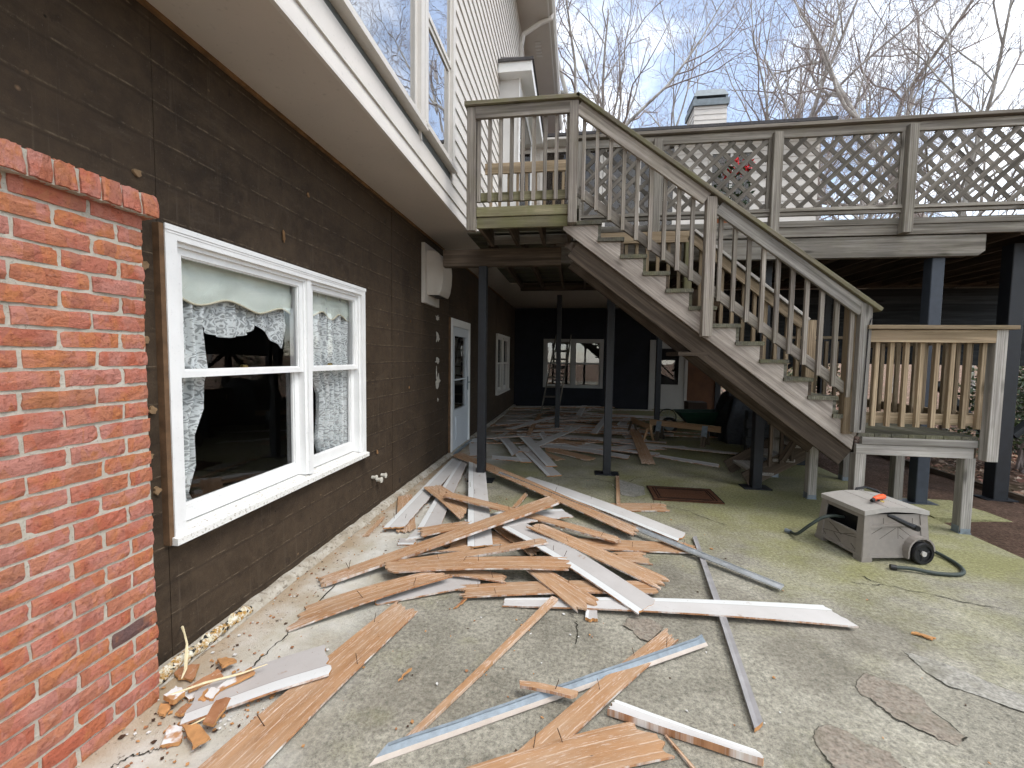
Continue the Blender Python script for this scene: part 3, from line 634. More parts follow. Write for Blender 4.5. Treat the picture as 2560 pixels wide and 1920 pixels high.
# rooms behind the glass
def room(y0, y1):
    m = MB()
    a, b, z0, z1 = -5.6, -2.02, .05, 2.9
    m.add([(a, y0, z0), (b, y0, z0), (b, y1, z0), (a, y1, z0), (a, y0, z1), (b, y0, z1), (b, y1, z1), (a, y1, z1)],
          [(0, 1, 2, 3), (7, 6, 5, 4), (4, 5, 1, 0), (6, 7, 3, 2), (7, 4, 0, 3)])
    m.part('room_interior', room_dark, house)
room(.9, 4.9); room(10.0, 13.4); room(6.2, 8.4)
# footing ledge along the wall
g = G('dirty_footing'); w = g.co('World'); n1 = g.noise(w, 6, 6, .7); n2 = g.noise(w, 30, 5, .7)
c = g.mix(g.ramp(n1, .35, .65), (.30, .26, .20), (.50, .47, .41)); c = g.mix(g.ramp(n2, .52, .66, 0, .8), c, (.11, .08, .055))
foot_mat = g.done(c, .92, g.bump(n2, .6, .01), 0, .2)
m = MB()
def foot_fn(u, v):
    y = .4 + 13.6 * u; k = [(WX + .001, .045), (WX + .045, .040), (WX + .068, .02), (WX + .08, .001)][int(round(v * 3))]
    return (k[0] + .012 * noise.noise(Vector((y * 5, v, 0))) * (v > 0), y, max(.001, k[1] + .012 * noise.noise(Vector((y * 7, v * 3, 3)))))
m.grid(foot_fn, 260, 3)
m.part('footing_ledge', foot_mat, house, True)
# soffit, its edge strip and the first siding trim
m = MB(); m.box(WX, -1.40, -1.5, 11.5, TOPZ, TOPZ + .02); m.part('soffit', soffit_paint, house)
rust = plain('raw_trim_wood', (.20, .11, .05), .8, .4, 12)
m = MB(); m.box(WX + .001, WX + .022, -1.5, 11.5, TOPZ - .02, TOPZ - .001); m.part('soffit_edge_strip', rust, house)
m = MB(); m.box(-1.40, -1.376, -1.5, 11.5, TOPZ - .004, TOPZ + .012); m.part('drip_trim', cream, house)
# core wall of upper storey behind the boards
m = MB(); m.box(-1.7, -1.41, -1.5, 14.5, TOPZ + .02, 9.0); m.part('upper_wall', cream, house)
SX = -1.38
UW1 = (2.05, 3.70, 3.60, 6.0); UW2 = (3.82, 4.66, 3.63, 5.75)
def lap(y0, y1, z0, z1):
    """one lap siding board: thin top tucked behind the board above, thick lip at the bottom"""
    m = MB()
    sec = [(SX - .028, z1 + .02), (SX - .016, z1 + .02), (SX + .002, z0), (SX - .028, z0)]
    m.prism([(x, y0, z) for x, z in sec], (0, y1 - y0, 0))
    m.part('siding_board', cream, house)
zs = [TOPZ + .012, 3.305]
while zs[-1] < 9.0: zs.append(zs[-1] + .172)
for k, (z0, z1) in enumerate(zip(zs, zs[1:])):
    cuts = [(-1.5, 11.5)]
    for (a, b, c, d) in ((UW1[0] - .06, UW1[1] + .05, UW1[2] - .04, UW1[3] + .05), (UW2[0] - .05, UW2[1] + .06, UW2[2] - .04, UW2[3] + .05)):
        if z1 > c and z0 < d:
            nc = []
            for (p, q) in cuts:
                if q <= a or p >= b: nc.append((p, q)); continue
                if p < a: nc.append((p, a))
                if q > b: nc.append((b, q))
            cuts = nc
    for (p, q) in cuts:
        if q - p > .02: lap(p, q, z0, z1)
def upper_window(y0, y1, z0, z1, meet=None):
    """window > frame, sash, pane, sill on the overhanging storey"""
    m = MB()
    for (a, b, c, d) in ((y0 - .055, y0 + .03, z0, z1), (y1 - .03, y1 + .055, z0, z1)): m.box(SX - .03, SX + .030, a, b, c, d)
    m.box(SX - .03, SX + .0302, y0 + .03, y1 - .03, z1 - .03, z1 + .05)
    f = m.part('window', trim_paint, house)
    m = MB(); m.box(SX - .03, SX + .055, y0 - .075, y1 + .075, z0 - .045, z0 + .001); m.part('sill', trim_paint, f)
    zz = [(z0, meet), (meet, z1)] if meet else [(z0, z1)]
    for i, (a, b) in enumerate(zz):
        x = SX - .022 + (.014 if i else 0)
        yy0, yy1, a2, b2 = y0 + .031, y1 - .031, a + .004, b - (.034 if (i or not meet) else 0)
        t = .045
        m = MB(); m.box(x - .012, x + .014, yy0, yy0 + t, a2, b2); m.box(x - .012, x + .014, yy1 - t, yy1, a2, b2)
        m.box(x - .012, x + .0142, yy0 + t, yy1 - t, a2, a2 + t); m.box(x - .012, x + .0142, yy0 + t, yy1 - t, b2 - t, b2)
        m.part('sash', trim_paint, f)
        m = MB(); m.box(x - .002, x + .002, yy0 + t - .004, yy1 - t + .004, a2 + t - .004, b2 - t + .004); m.part('pane', glass_up, f)
    m = MB(); m.box(SX - .36, SX - .05, y0, y1, z0, z1)
    return f
glass_dim = glass_mat('dim_window_glass', .7)
glass_up = glass_mat('upper_window_glass', 3.2)
upper_window(*UW1); upper_window(*UW2, meet=4.62)
# flat sheet coloured as the dim room behind the upper panes
m = MB(); m.box(-1.409, -1.405, 2.0, 4.75, 3.5, 6.1); m.part('upper_room_sheet', plain('dim_upper_room', (.12, .13, .13), .9), house)

# near double window
def sash(f, x, y0, y1, z0, z1, st, rt, rb, mat=white_paint):
    m = MB()
    m.box(x - .02, x + .014, y0, y0 + st, z0, z1); m.box(x - .02, x + .014, y1 - st, y1, z0, z1)
    m.box(x - .02, x + .0135, y0 + st, y1 - st, z0, z0 + rb); m.box(x - .02, x + .0135, y0 + st, y1 - st, z1 - rt, z1)
    # glazing bead
    for (a, b, c, d) in ((y0 + st, y0 + st + .008, z0 + rb, z1 - rt), (y1 - st - .008, y1 - st, z0 + rb, z1 - rt)): m.box(x - .012, x + .004, a, b, c, d)
    m.box(x - .012, x + .004, y0 + st + .008, y1 - st - .008, z0 + rb, z0 + rb + .008); m.box(x - .012, x + .004, y0 + st + .008, y1 - st - .008, z1 - rt - .008, z1 - rt)
    m.part('sash', mat, f)
    m = MB(); m.box(x - .0115, x - .0085, y0 + st - .004, y1 - st + .004, z0 + rb - .004, z1 - rt + .004); m.part('pane', glass, f)
def double_window(X, y0, y1, z0, z1, mull, meet, mat=white_paint, sillm=None):
    """X is the wall face; the casing stands proud of it"""
    cw = .062
    m = MB()
    # casing with a stepped face and mitred look
    for (a, b) in ((y0, y0 + cw), (y1 - cw, y1)): m.box(X - .1, X + .042, a, b, z0 + .03, z1)
    m.box(X - .1, X + .0415, y0 + cw, y1 - cw, z1 - cw, z1)
    m.box(X + .0415, X + .048, y0 - .004, y1 + .004, z1 - .022, z1 + .004)
    m.box(X + .0415, X + .045, y0 + .004, y1 - .004, z1 - .034, z1 - .026)
    # inner stops and centre mullion
    for (a, b) in ((y0 + cw, y0 + cw + .022), (y1 - cw - .022, y1 - cw)): m.box(X - .1, X + .018, a, b, z0 + .05, z1 - cw)
    m.box(X - .1, X + .0182, y0 + cw + .022, y1 - cw - .022, z1 - cw - .022, z1 - cw)
    m.box(X - .1, X + .030, mull - .024, mull + .024, z0 + .05, z1 - cw)
    m.box(X - .1, X + .012, mull - .046, mull + .046, z0 + .051, z1 - cw - .001)
    f = m.part('window', mat, house)
    m = MB()
    m.prism([(X - .1, y0 - .012, z0 + .058), (X + .03, y0 - .012, z0 + .036), (X + .066, y0 - .012, z0 + .030), (X + .066, y0 - .012, z0 - .004), (X - .1, y0 - .012, z0 - .004)], (0, y1 - y0 + .024, 0))
    m.part('sill', sillm or mat, f)
    for (a, b) in ((y0 + cw + .022, mull - .046), (mull + .046, y1 - cw - .022)):
        sash(f, X - .012, a, b, meet - .022, z1 - cw - .022, .036, .036, .034, mat)
        sash(f, X - .052, a, b, z0 + .058, meet + .02, .046, .030, .085, mat)
        m = MB(); m.tube([(X - .055, (a + b) / 2 - .02, meet + .028), (X - .055, (a + b) / 2 + .02, meet + .028)], .010, 8); m.box(X - .07, X - .045, (a + b) / 2 - .025, (a + b) / 2 + .025, meet + .018, meet + .024)
        m.part('sash_lock', brass, f)
    return f
near_win = double_window(WX, WIN[0], WIN[1], WIN[2], WIN[3], 2.965, 1.475, white_paint, sill_paint)
raw_edge = plain('bare_casing_edge', (.13, .075, .04), .85, .35, 16)
m = MB(); m.box(WX - .0, WX + .036, WIN[0] - .026, WIN[0] - .001, WIN[2] + .0, WIN[3] + .0); m.part('bare_side_edge', raw_edge, near_win)
double_window(WX, WIN3[0], WIN3[1], WIN3[2], WIN3[3], 11.7, 1.42, trim_paint)

# storm door on the left wall
door_white = plain('storm_door_white', (.60, .64, .68), .45, .04, 4)
y0, y1, z0, z1 = DOOR
m = MB(); cw = .075
for (a, b) in ((y0, y0 + cw), (y1 - cw, y1)): m.box(WX - .08, WX + .045, a, b, z0, z1)
m.box(WX - .08, WX + .0445, y0 + cw, y1 - cw, z1 - .12, z1)
dr = m.part('door', white_paint, house)
a, b = y0 + cw + .004, y1 - cw - .004
m = MB(); st = .14
m.box(WX - .02, WX + .028, a, a + st, .03, z1 - .124); m.box(WX - .02, WX + .028, b - st, b, .03, z1 - .124)
m.box(WX - .02, WX + .0275, a + st, b - st, z1 - .27, z1 - .124); m.box(WX - .02, WX + .0275, a + st, b - st, .03, .70)
m.part('door_leaf', door_white, dr)
m = MB(); m.box(WX + .027, WX + .036, a + .2, b - .2, .20, .58); m.box(WX + .0358, WX + .041, a + .24, b - .24, .24, .54); m.part('bottom_panel', door_white, dr)
m = MB(); m.box(WX - .004, WX + .002, a + st - .004, b - st + .004, .696, z1 - .266); m.part('pane', glass, dr)
m = MB(); m.box(WX + .004, WX + .022, a + st, b - st, 1.18, 1.205); m.part('glazing_rail', door_white, dr)
m = MB(); m.box(WX + .028, WX + .040, b - .09, b - .04, .98, 1.22); m.tube([(WX + .04, b - .065, 1.12), (WX + .075, b - .065, 1.12), (WX + .075, b - .15, 1.12)], .009, 8); m.part('handle', galv, dr)
m = MB(); m.box(WX - .03, WX + .1, y0, y1, .0, .028); m.part('threshold', galv, dr)
m = MB(); m.box(WX + .0, WX + .03, y0 - .03, y0 - .001, 0, z1 + .01); m.part('bare_side_edge', raw_edge, dr)

# vent hood
hood_mat = plain('vent_hood_beige', (.50, .46, .41), .6, .05, 6)
m = MB(); ya, yb, za, zb = 5.38, 5.98, 2.27, 3.03
m.box(WX + .002, WX + .045, ya, yb, za, zb)
vent = m.part('vent_hood', hood_mat, house)
m = MB()
prof = [(WX + .045, 2.95), (WX + .14, 2.945), (WX + .21, 2.90), (WX + .25, 2.82), (WX + .262, 2.70), (WX + .255, 2.56), (WX + .235, 2.44), (WX + .205, 2.38), (WX + .045, 2.38)]
m.prism([(x, ya + .10, z) for x, z in prof], (0, .40, 0))
m.part('hood_cover', hood_mat, vent)
m = MB(); m.box(WX + .06, WX + .19, ya + .12, ya + .48, 2.375, 2.3795); m.part('hood_opening', black_paint, vent)
# pipe stubs, caulk smears and old sealant
caulk = plain('old_caulk', (.55, .52, .45), .8, .2, 30, bump=.5)
m = MB()
for (y, z, r) in ((3.99, .37, .016), (4.10, .315, .020), (4.20, .335, .018)):
    m.tube([(WX, y, z), (WX + .05, y, z)], r, 10); m.tube([(WX + .044, y, z), (WX + .054, y, z)], r * 1.5, 10)
m.part('pipe_stub', caulk, house)
rng = random.Random(8)
for (y, z, sy, sz) in ((6.02, 2.13, .09, .05), (6.04, 1.86, .11, .09), (6.02, 1.52, .11, .05), (6.05, 1.22, .12, .12), (5.98, 1.32, .03, .12), (6.05, .95, .03, .03), (2.72, 2.38, .022, .05), (5.0, 2.0, .012, .02), (4.95, 1.2, .012, .02), (3.0, 2.75, .02, .02), (4.1, .6, .02, .03)):
    m = MB(); n = 14; vs = []
    for i in range(n):
        q = 2 * math.pi * i / n; k = .35 + .75 * rng.random()
        vs.append((WX + .0055, y + sy * k * math.cos(q), z + sz * k * math.sin(q)))
    m.prism(vs, (.005, 0, 0)); m.part('caulk_smear', caulk if y > 5.9 else rust, house)
g = G('yellow_sealant'); w = g.co('World'); n1 = g.noise(w, 22, 5, .7); n2 = g.noise(w, 60, 4)
c = g.mix(g.ramp(n1, .42, .55), (.55, .50, .36), (.36, .20, .05)); c = g.mix(g.ramp(n2, .5, .6, 0, .8), c, (.72, .70, .62)); c = g.mix(g.ramp(g.noise(w, 38, 4), .56, .62), c, (.02, .018, .015))
sealant = g.done(c, .8, g.bump(n2, .8, .01))
m = MB()
def seal_fn(u, v):
    y = 1.66 + .62 * u; q = v * math.pi; k = .026 + .014 * noise.noise(Vector((y * 16, v * 2, 0)))
    return (WX + .045 + .034 * math.sin(q) + .012 * noise.noise(Vector((y * 22, v * 4, 9))), y, .035 + 1.2 * k * math.cos(q) * 1.0 + .012 * noise.noise(Vector((y * 19, v * 5, 4))))
m.grid(seal_fn, 60, 8); m.part('old_sealant', sealant, house, True)

# bay on the upper storey, eave, gutter
bay_mat = plain('bay_panel_paint', (.60, .585, .565), .6, .04, 3)
m = MB(); m.box(SX - .02, -1.05, 7.55, 9.6, 3.45, 6.32); bay = m.part('bay_window', bay_mat, house)
m = MB(); m.box(-1.05, -1.03, 7.53, 7.62, 3.45, 6.30); m.box(-1.05, -1.03, 9.5, 9.6, 3.45, 6.3); m.box(-1.05, -1.031, 7.62, 9.5, 3.45, 3.7); m.box(-1.05, -1.031, 7.62, 9.5, 6.1, 6.3); m.part('frame', white_paint, bay)
m = MB(); m.box(-1.052, -1.044, 7.62, 9.5, 3.7, 6.1); m.part('pane', glass_up, bay)
m = MB(); m.box(SX + .004, -.82, 7.35, 9.8, 6.29, 6.48); m.part('fascia', white_paint, bay)
shingle = plain('dark_shingles', (.07, .066, .068), .9, .35, 30, bump=.6)
m = MB()
m.add([(SX, 7.32, 6.482), (-.79, 7.32, 6.482), (-.79, 9.83, 6.482), (SX, 9.83, 6.482), (SX, 7.75, 6.80), (SX, 9.4, 6.80)], [(0, 1, 4), (1, 2, 5, 4), (2, 3, 5), (0, 3, 2, 1)])
m.box(SX, -.785, 7.315, 7.335, 6.44, 6.484); m.part('roof', shingle, bay)
m = MB(); m.box(-1.7, -.74, -2, 14.8, 9.0, 9.03); m.part('eave_soffit', soffit_paint, house)
m = MB(); m.box(-.76, -.735, -2, 14.8, 8.98, 9.22); m.part('fascia_board', trim_paint, house)
m = MB(); m.prism([(-.735, -2, 9.2), (-.735, -2, 9.06), (-.66, -2, 9.06), (-.61, -2, 9.12), (-.60, -2, 9.2)], (0, 16.8, 0)); m.part('gutter', trim_paint, house)
m = MB()
m.box(-1.38 + .0, -1.30, 9.90, 9.98, 3.3, 8.55)
m.tube([(-1.34, 9.94, 8.5), (-1.30, 9.94, 8.72), (-.95, 9.94, 8.92), (-.70, 9.94, 9.0), (-.67, 9.94, 9.1)], .05, 8)
m.part('downspout', trim_paint, house)
for k in range(5):
    m = MB(); m.box(-1.12, -.98, 10.6 + .11 * k, 10.68 + .11 * k, 8.992, 8.999); m.part('soffit_vent_slot', trim_paint, house)
m = MB(); m.add([(-.6, -2, 9.22), (-.6, 14.8, 9.22), (-6.5, 14.8, 12.6), (-6.5, -2, 12.6)], [(0, 1, 2, 3)]); m.add([(-12.4, -2, 9.22), (-12.4, 14.8, 9.22), (-6.5, 14.8, 12.6), (-6.5, -2, 12.6)], [(3, 2, 1, 0)]); m.part('roof', shingle, house)
# block light from behind: outer shell of the house body
m = MB(); m.box(-12, -5.7, -1.5, 14.5, 0, 9.0); m.box(-5.7, -2.03, -1.5, .85, 0, 3.15); m.part('house_body', cream, house)
m = MB(); m.box(-5.7, -2.03, -1.5, 14.5, 2.95, 3.16); m.part('ceiling', room_dark, house)
m = MB(); m.box(-5.7, -2.03, -1.6, 14.5, -.02, .045); m.part('floor_slab', room_dark, house)

# rear wing -------------------------------------------------------------
wing = thing('rear_wing', 'rear wing of the house with dark ground floor behind the deck posts', 'house', (1.5, 14, 0))
m = MB()
def rear(a, b, z0, z1): MBm = MB(); MBm.box(a + .002, b - .002, 14.0, 14.04, z0, z1); MBm.part('sheathing_panel', rear_dark, wing)
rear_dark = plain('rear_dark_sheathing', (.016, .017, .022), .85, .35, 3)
RW = (-1.03, .87, .63, 2.19); RD = (2.29, 3.43, .0, 2.18)
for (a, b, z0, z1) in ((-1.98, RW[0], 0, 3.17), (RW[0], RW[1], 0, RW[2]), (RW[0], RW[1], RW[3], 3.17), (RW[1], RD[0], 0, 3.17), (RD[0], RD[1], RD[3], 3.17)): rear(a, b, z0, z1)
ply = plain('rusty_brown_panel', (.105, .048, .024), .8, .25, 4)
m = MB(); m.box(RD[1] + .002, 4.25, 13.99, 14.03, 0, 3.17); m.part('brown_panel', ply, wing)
m = MB(); m.box(-2.0, 4.26, 14.13, 15.9, 0, 3.19); m.part('wing_light_block', rear_dark, wing)  # solid dark box added behind the panels to stop light leaking through gaps
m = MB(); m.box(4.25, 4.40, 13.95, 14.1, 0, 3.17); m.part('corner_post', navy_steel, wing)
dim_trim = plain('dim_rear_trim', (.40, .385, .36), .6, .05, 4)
def rear_window():
    y = 14.0; x0, x1, z0, z1 = RW; cw = .09
    m = MB()
    for (a, b) in ((x0, x0 + cw), (x1 - cw, x1)): m.box(a, b, y - .03, y + .08, z0, z1)
    m.box(x0 + cw, x1 - cw, y - .0295, y + .08, z1 - cw, z1); m.box(x0 + cw, x1 - cw, y - .0295, y + .08, z0, z0 + .06); mid = (x0 + x1) / 2
    m.box(mid - .05, mid + .05, y - .028, y + .08, z0 + .06, z1 - cw)
    f = m.part('window', dim_trim, wing)
    for (a, b) in ((x0 + cw, mid - .05), (mid + .05, x1 - cw)):
        for (c, d, yy) in ((z0 + .06, 1.42, y + .03), (1.40, z1 - cw, y + .005)):
            m = MB(); m.box(a, a + .04, yy, yy + .03, c, d); m.box(b - .04, b, yy, yy + .03, c, d); m.box(a + .04, b - .04, yy, yy + .029, c, c + .04); m.box(a + .04, b - .04, yy, yy + .029, d - .035, d); m.part('sash', dim_trim, f)
            m = MB(); m.box(a + .036, b - .036, yy + .012, yy + .015, c + .036, d - .032); m.part('pane', glass_rear, f)
    m = MB(); m.box(x0, x1, y + .09, y + .10, z0, z1); m.part('dark_room_sheet', room_dark, f)  # dark sheet stands in for the unlit room behind the glass
glass_rear = glass_mat('rear_window_glass', 2.6)
rear_window()
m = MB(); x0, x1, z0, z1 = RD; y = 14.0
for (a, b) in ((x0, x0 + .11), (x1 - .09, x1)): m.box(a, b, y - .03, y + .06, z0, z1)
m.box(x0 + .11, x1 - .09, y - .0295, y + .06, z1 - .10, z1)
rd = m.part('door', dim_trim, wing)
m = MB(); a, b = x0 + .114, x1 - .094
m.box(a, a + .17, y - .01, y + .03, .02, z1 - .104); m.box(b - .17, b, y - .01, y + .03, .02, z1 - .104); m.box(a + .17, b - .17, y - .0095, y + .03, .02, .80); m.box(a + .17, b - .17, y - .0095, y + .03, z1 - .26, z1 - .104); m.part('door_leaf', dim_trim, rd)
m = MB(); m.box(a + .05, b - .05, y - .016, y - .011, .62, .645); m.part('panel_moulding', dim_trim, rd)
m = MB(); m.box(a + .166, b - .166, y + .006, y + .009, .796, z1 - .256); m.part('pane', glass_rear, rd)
m = MB(); m.box(a + .1, b - .1, y + .05, y + .06, .7, z1 - .1); m.part('dark_room_sheet', room_dark, rd)  # dark sheet in place of the unlit room behind the door
m = MB(); m.box(-1.98, 5.8, 11.5, 14.0, 3.17, 3.2); m.part('soffit', soffit_paint, wing)
m = MB(); m.box(-1.36, 5.8, 8.77, 11.5, 3.066, 3.086); m.part('underside_panel', soffit_paint, wing)
# upper storey of the wing
m = MB(); m.box(-1.40, 5.6, 11.53, 16, 3.2, 7.0); m.part('upper_wall', cream, wing)
zz = 3.2
while zz < 7.0:
    m = MB(); m.prism([(-1.37, 11.53, zz + .19), (-1.37, 11.515, zz + .19), (-1.37, 11.497, zz), (-1.37, 11.53, zz)], (6.98, 0, 0)); m.part('siding_board', cream, wing); zz += .172
for (a, b, c, d) in ((-.95, .50, 4.4, 6.85), (.66, 2.3, 4.4, 6.85), (3.2, 4.1, 4.9, 6.6)):
    m = MB()
    for (p, q) in ((a - .07, a), (b, b + .07)): m.box(p, q, 11.46, 11.53, c, d)
    m.box(a - .07, b + .07, 11.4595, 11.53, d, d + .08); m.box(a - .07, b + .07, 11.45, 11.53, c - .06, c); mid = (a + b) / 2; m.box(mid - .03, mid + .03, 11.47, 11.53, c, d)
    f = m.part('window', trim_paint, wing)
    m = MB(); m.box(a, b, 11.485, 11.489, c, d); m.part('pane', glass_dim, f)
    m = MB(); m.box(a, b, 11.4895, 11.494, c, d); m.part('dark_room_sheet', room_dark, f)  # dark sheet painted as the unlit interior of the wing
m = MB(); m.add([(-1.38, 11.05, 7.05), (5.75, 11.05, 7.05), (5.75, 16, 8.55), (-1.38, 16, 8.55), (-1.38, 11.05, 7.12), (5.75, 11.05, 7.12), (5.75, 16, 8.62), (-1.38, 16, 8.62)], [(0, 3, 2, 1), (4, 5, 6, 7), (0, 1, 5, 4), (1, 2, 6, 5), (2, 3, 7, 6), (3, 0, 4, 7)])
m.part('roof', shingle, wing)
m = MB(); m.box(-1.38, 5.7, 11.06, 11.5, 6.98, 7.03); m.part('eave_soffit', trim_paint, wing)
m = MB(); m.box(3.47, 4.38, 14.5, 15.4, 8.0, 9.37); chim = m.part('chimney', cream, wing)
zz = 8.0
while zz < 9.3:
    m = MB(); m.prism([(3.445, 14.5, zz + .175), (3.445, 14.492, zz + .175), (3.445, 14.475, zz), (3.445, 14.5, zz)], (.96, 0, 0)); m.prism([(3.47, 14.47, zz + .175), (3.462, 14.47, zz + .175), (3.445, 14.47, zz), (3.47, 14.47, zz)], (0, .93, 0)); m.part('siding_board', cream, chim); zz += .16
m = MB(); m.box(3.40, 4.45, 14.42, 15.48, 9.37, 9.56); m.prism([(3.42, 14.44, 9.66), (4.43, 14.44, 9.66), (4.33, 14.6, 9.92), (3.52, 14.6, 9.92)], (0, .9, 0)); m.box(3.44, 3.5, 14.46, 14.52, 9.56, 9.66); m.box(4.35, 4.41, 14.46, 14.52, 9.56, 9.66); m.box(3.44, 3.5, 15.38, 15.44, 9.56, 9.66); m.box(4.35, 4.41, 15.38, 15.44, 9.56, 9.66)
m.part('chimney_cap', galv_dull := plain('dull_zinc', (.16, .185, .20), .5, .2, 8, metal=.4), chim)

# ------------------------------------------------------------------ brick wall
def brick_material():
    g = G('red_brick'); v = g.vec(g.co(), jitter=True); r = g.rnd()
    n1 = g.noise(v, 12, 5, .65); n2 = g.noise(v, 60, 5, .75); n3 = g.noise(v, 5.5, 4, .6)
    c = g.mix(g.ramp(r, 0, 1), (.44, .125, .072), (.50, .17, .11))
    c = g.mix(g.ramp(n3, .42, .58), c, (.49, .215, .170))
    c = g.mix(g.ramp(g.math('ADD', n1, g.math('MULTIPLY', r, .22)), .60, .76, 0, .85), c, (.50, .19, .075))
    cell = g.n('ShaderNodeTexVoronoi'); g.put(cell.inputs['Vector'], g.vec(v, (.2, 20, 6))); cell.inputs['Scale'].default_value = 1.0
    cc = g.xyz(cell.outputs['Color'])
    c = g.mix(g.ramp(cc[0], .45, .6, 0, .38), c, (.50, .22, .17)); c = g.mix(g.ramp(cc[1], .66, .76, 0, .4), c, (.48, .185, .07)); c = g.mix(g.ramp(cc[2], .80, .9, 0, .3), c, (.24, .085, .06))
    c = g.mix(g.ramp(n2, .53, .70, 0, .8), c, (.19, .055, .040))
    c = g.mix(g.ramp(g.noise(v, 26, 4, .7), .62, .74, 0, .35), c, (.58, .38, .32))
    burn = g.math('MULTIPLY', g.ramp(r, .955, .975), g.ramp(n3, .40, .52))
    c = g.mix(burn, c, (.115, .075, .075))
    return g.done(c, .88, g.bump(g.math('ADD', n2, g.math('MULTIPLY', n1, .9)), 1.0, .012), 0, .2)
brick_mat = brick_material()
g = G('mortar'); w = g.co('World'); n1 = g.noise(w, 90, 5, .75); n2 = g.noise(w, 9, 5)
c = g.mix(g.ramp(n2, .3, .7), (.40, .365, .30), (.53, .49, .42)); c = g.mix(g.ramp(n1, .55, .7, 0, .7), c, (.16, .14, .11))
mortar_mat = g.done(c, .95, g.bump(n1, .8, .006), 0, .15)
BX, BEND = -1.84, 1.632
brick_wall = thing('brick_wall', 'red brick veneer wall with rowlock cap at the left edge', 'brick wall', (BX - .05, .8, 0))
def brick_mesh(seed, L=.2, H=.0590, D=.09):
    """face looks along +X, length along Y, rough edges"""
    rg = random.Random(seed); m = MB(); nu, nv = 7, 3
    def fn(u, v):
        y, z = (u - .5) * L, (v - .5) * H
        e = min(u, 1 - u) * nu; e2 = min(v, 1 - v) * nv
        edge = (e < .5) or (e2 < .5)
        x = -.0028 * edge - (.003 if (e < .5 and e2 < .5) else 0) + rg.uniform(-.0022, .0018)
        if edge: y += rg.uniform(-.003, .003); z += rg.uniform(-.0026, .0026)
        return (x, y, z)
    m.grid(fn, nu, nv)
    rim = [i for i in range(nu + 1)] + [(j) * (nu + 1) + nu for j in range(1, nv + 1)] + [nv * (nu + 1) + i for i in range(nu - 1, -1, -1)] + [j * (nu + 1) for j in range(nv - 1, 0, -1)]
    b0 = len(m.v); n = len(rim)
    m.v += [(-D, m.v[i][1], m.v[i][2]) for i in rim]
    for i in range(n):
        m.f.append((rim[(i + 1) % n], rim[i], b0 + i, b0 + (i + 1) % n)); m.m.append(0)
    return m.mesh('brick', brick_mat)
BM = [brick_mesh(i) for i in range(10)]
BH = [brick_mesh(40 + i, L=.095) for i in range(6)]
BR = [brick_mesh(80 + i, L=.065, H=.088) for i in range(6)]
rng = random.Random(21)
CH = .0724
def put_brick(meshes, y, z, sy=1.0, x=BX, rx=0.0, sz=1.0):
    M = Matrix.Translation((x + rng.uniform(-.0025, .0025), y, z)) @ Matrix.Rotation(rng.uniform(-.006, .006), 4, 'X') @ Matrix.Rotation(rx, 4, 'Y') @ Matrix.Diagonal((1, sy, sz, 1))
    copy_at(rng.choice(meshes), 'brick', M, brick_wall)
for r in range(30):
    zc = -.004 + CH * (r + .5); y = BEND + rng.uniform(-.006, .004)
    first = True
    while y > .55:
        if first and r % 2 == 0:
            L = .095 + rng.uniform(-.004, .004); put_brick(BH, y - L / 2, zc, L / .095)
        else:
            L = (.195 if (first or (r % 2 == 0 and y > 1.5)) else .232) + rng.uniform(-.008, .008); put_brick(BM, y - L / 2, zc, L / .2)
        y -= L + .0145; first = False
zc = 2.159 + .046; y = 1.668
while y > .6:
    L = .064 + rng.uniform(-.004, .004); put_brick(BR, y - L / 2, zc, L / .065, BX + .042, rx=-.10); y -= L + .011
m = MB(); m.box(BX - .13, BX - .0075, -1.5, BEND - .004, 0, 2.16); m.box(BX - .13, BX + .032, -1.5, 1.664, 2.157, 2.243)
m.part('mortar', mortar_mat, brick_wall)
m = MB(); m.box(WX + .002, BX - .13, 1.50, BEND - .01, .02, 2.2); m.part('cavity_fill', sheath, brick_wall)
# mortar lumps clinging to the sheathing beside the brick end
lump = plain('mortar_lump', (.24, .155, .085), .95, .3, 30, bump=.6)
for k in range(12):
    m = MB(); y, z = 1.70 + rng.uniform(-.02, .07), .95 + k * .13 + rng.uniform(-.04, .04)
    if z > 2.4: break
    n = 11; vs = [(WX + .002, y + (.012 + .010 * rng.random()) * math.cos(2 * math.pi * i / n), z + (.010 + .014 * rng.random()) * math.sin(2 * math.pi * i / n)) for i in range(n)]
    m.prism(vs, (.012, 0, 0)); m.part('mortar_lump', lump, house)

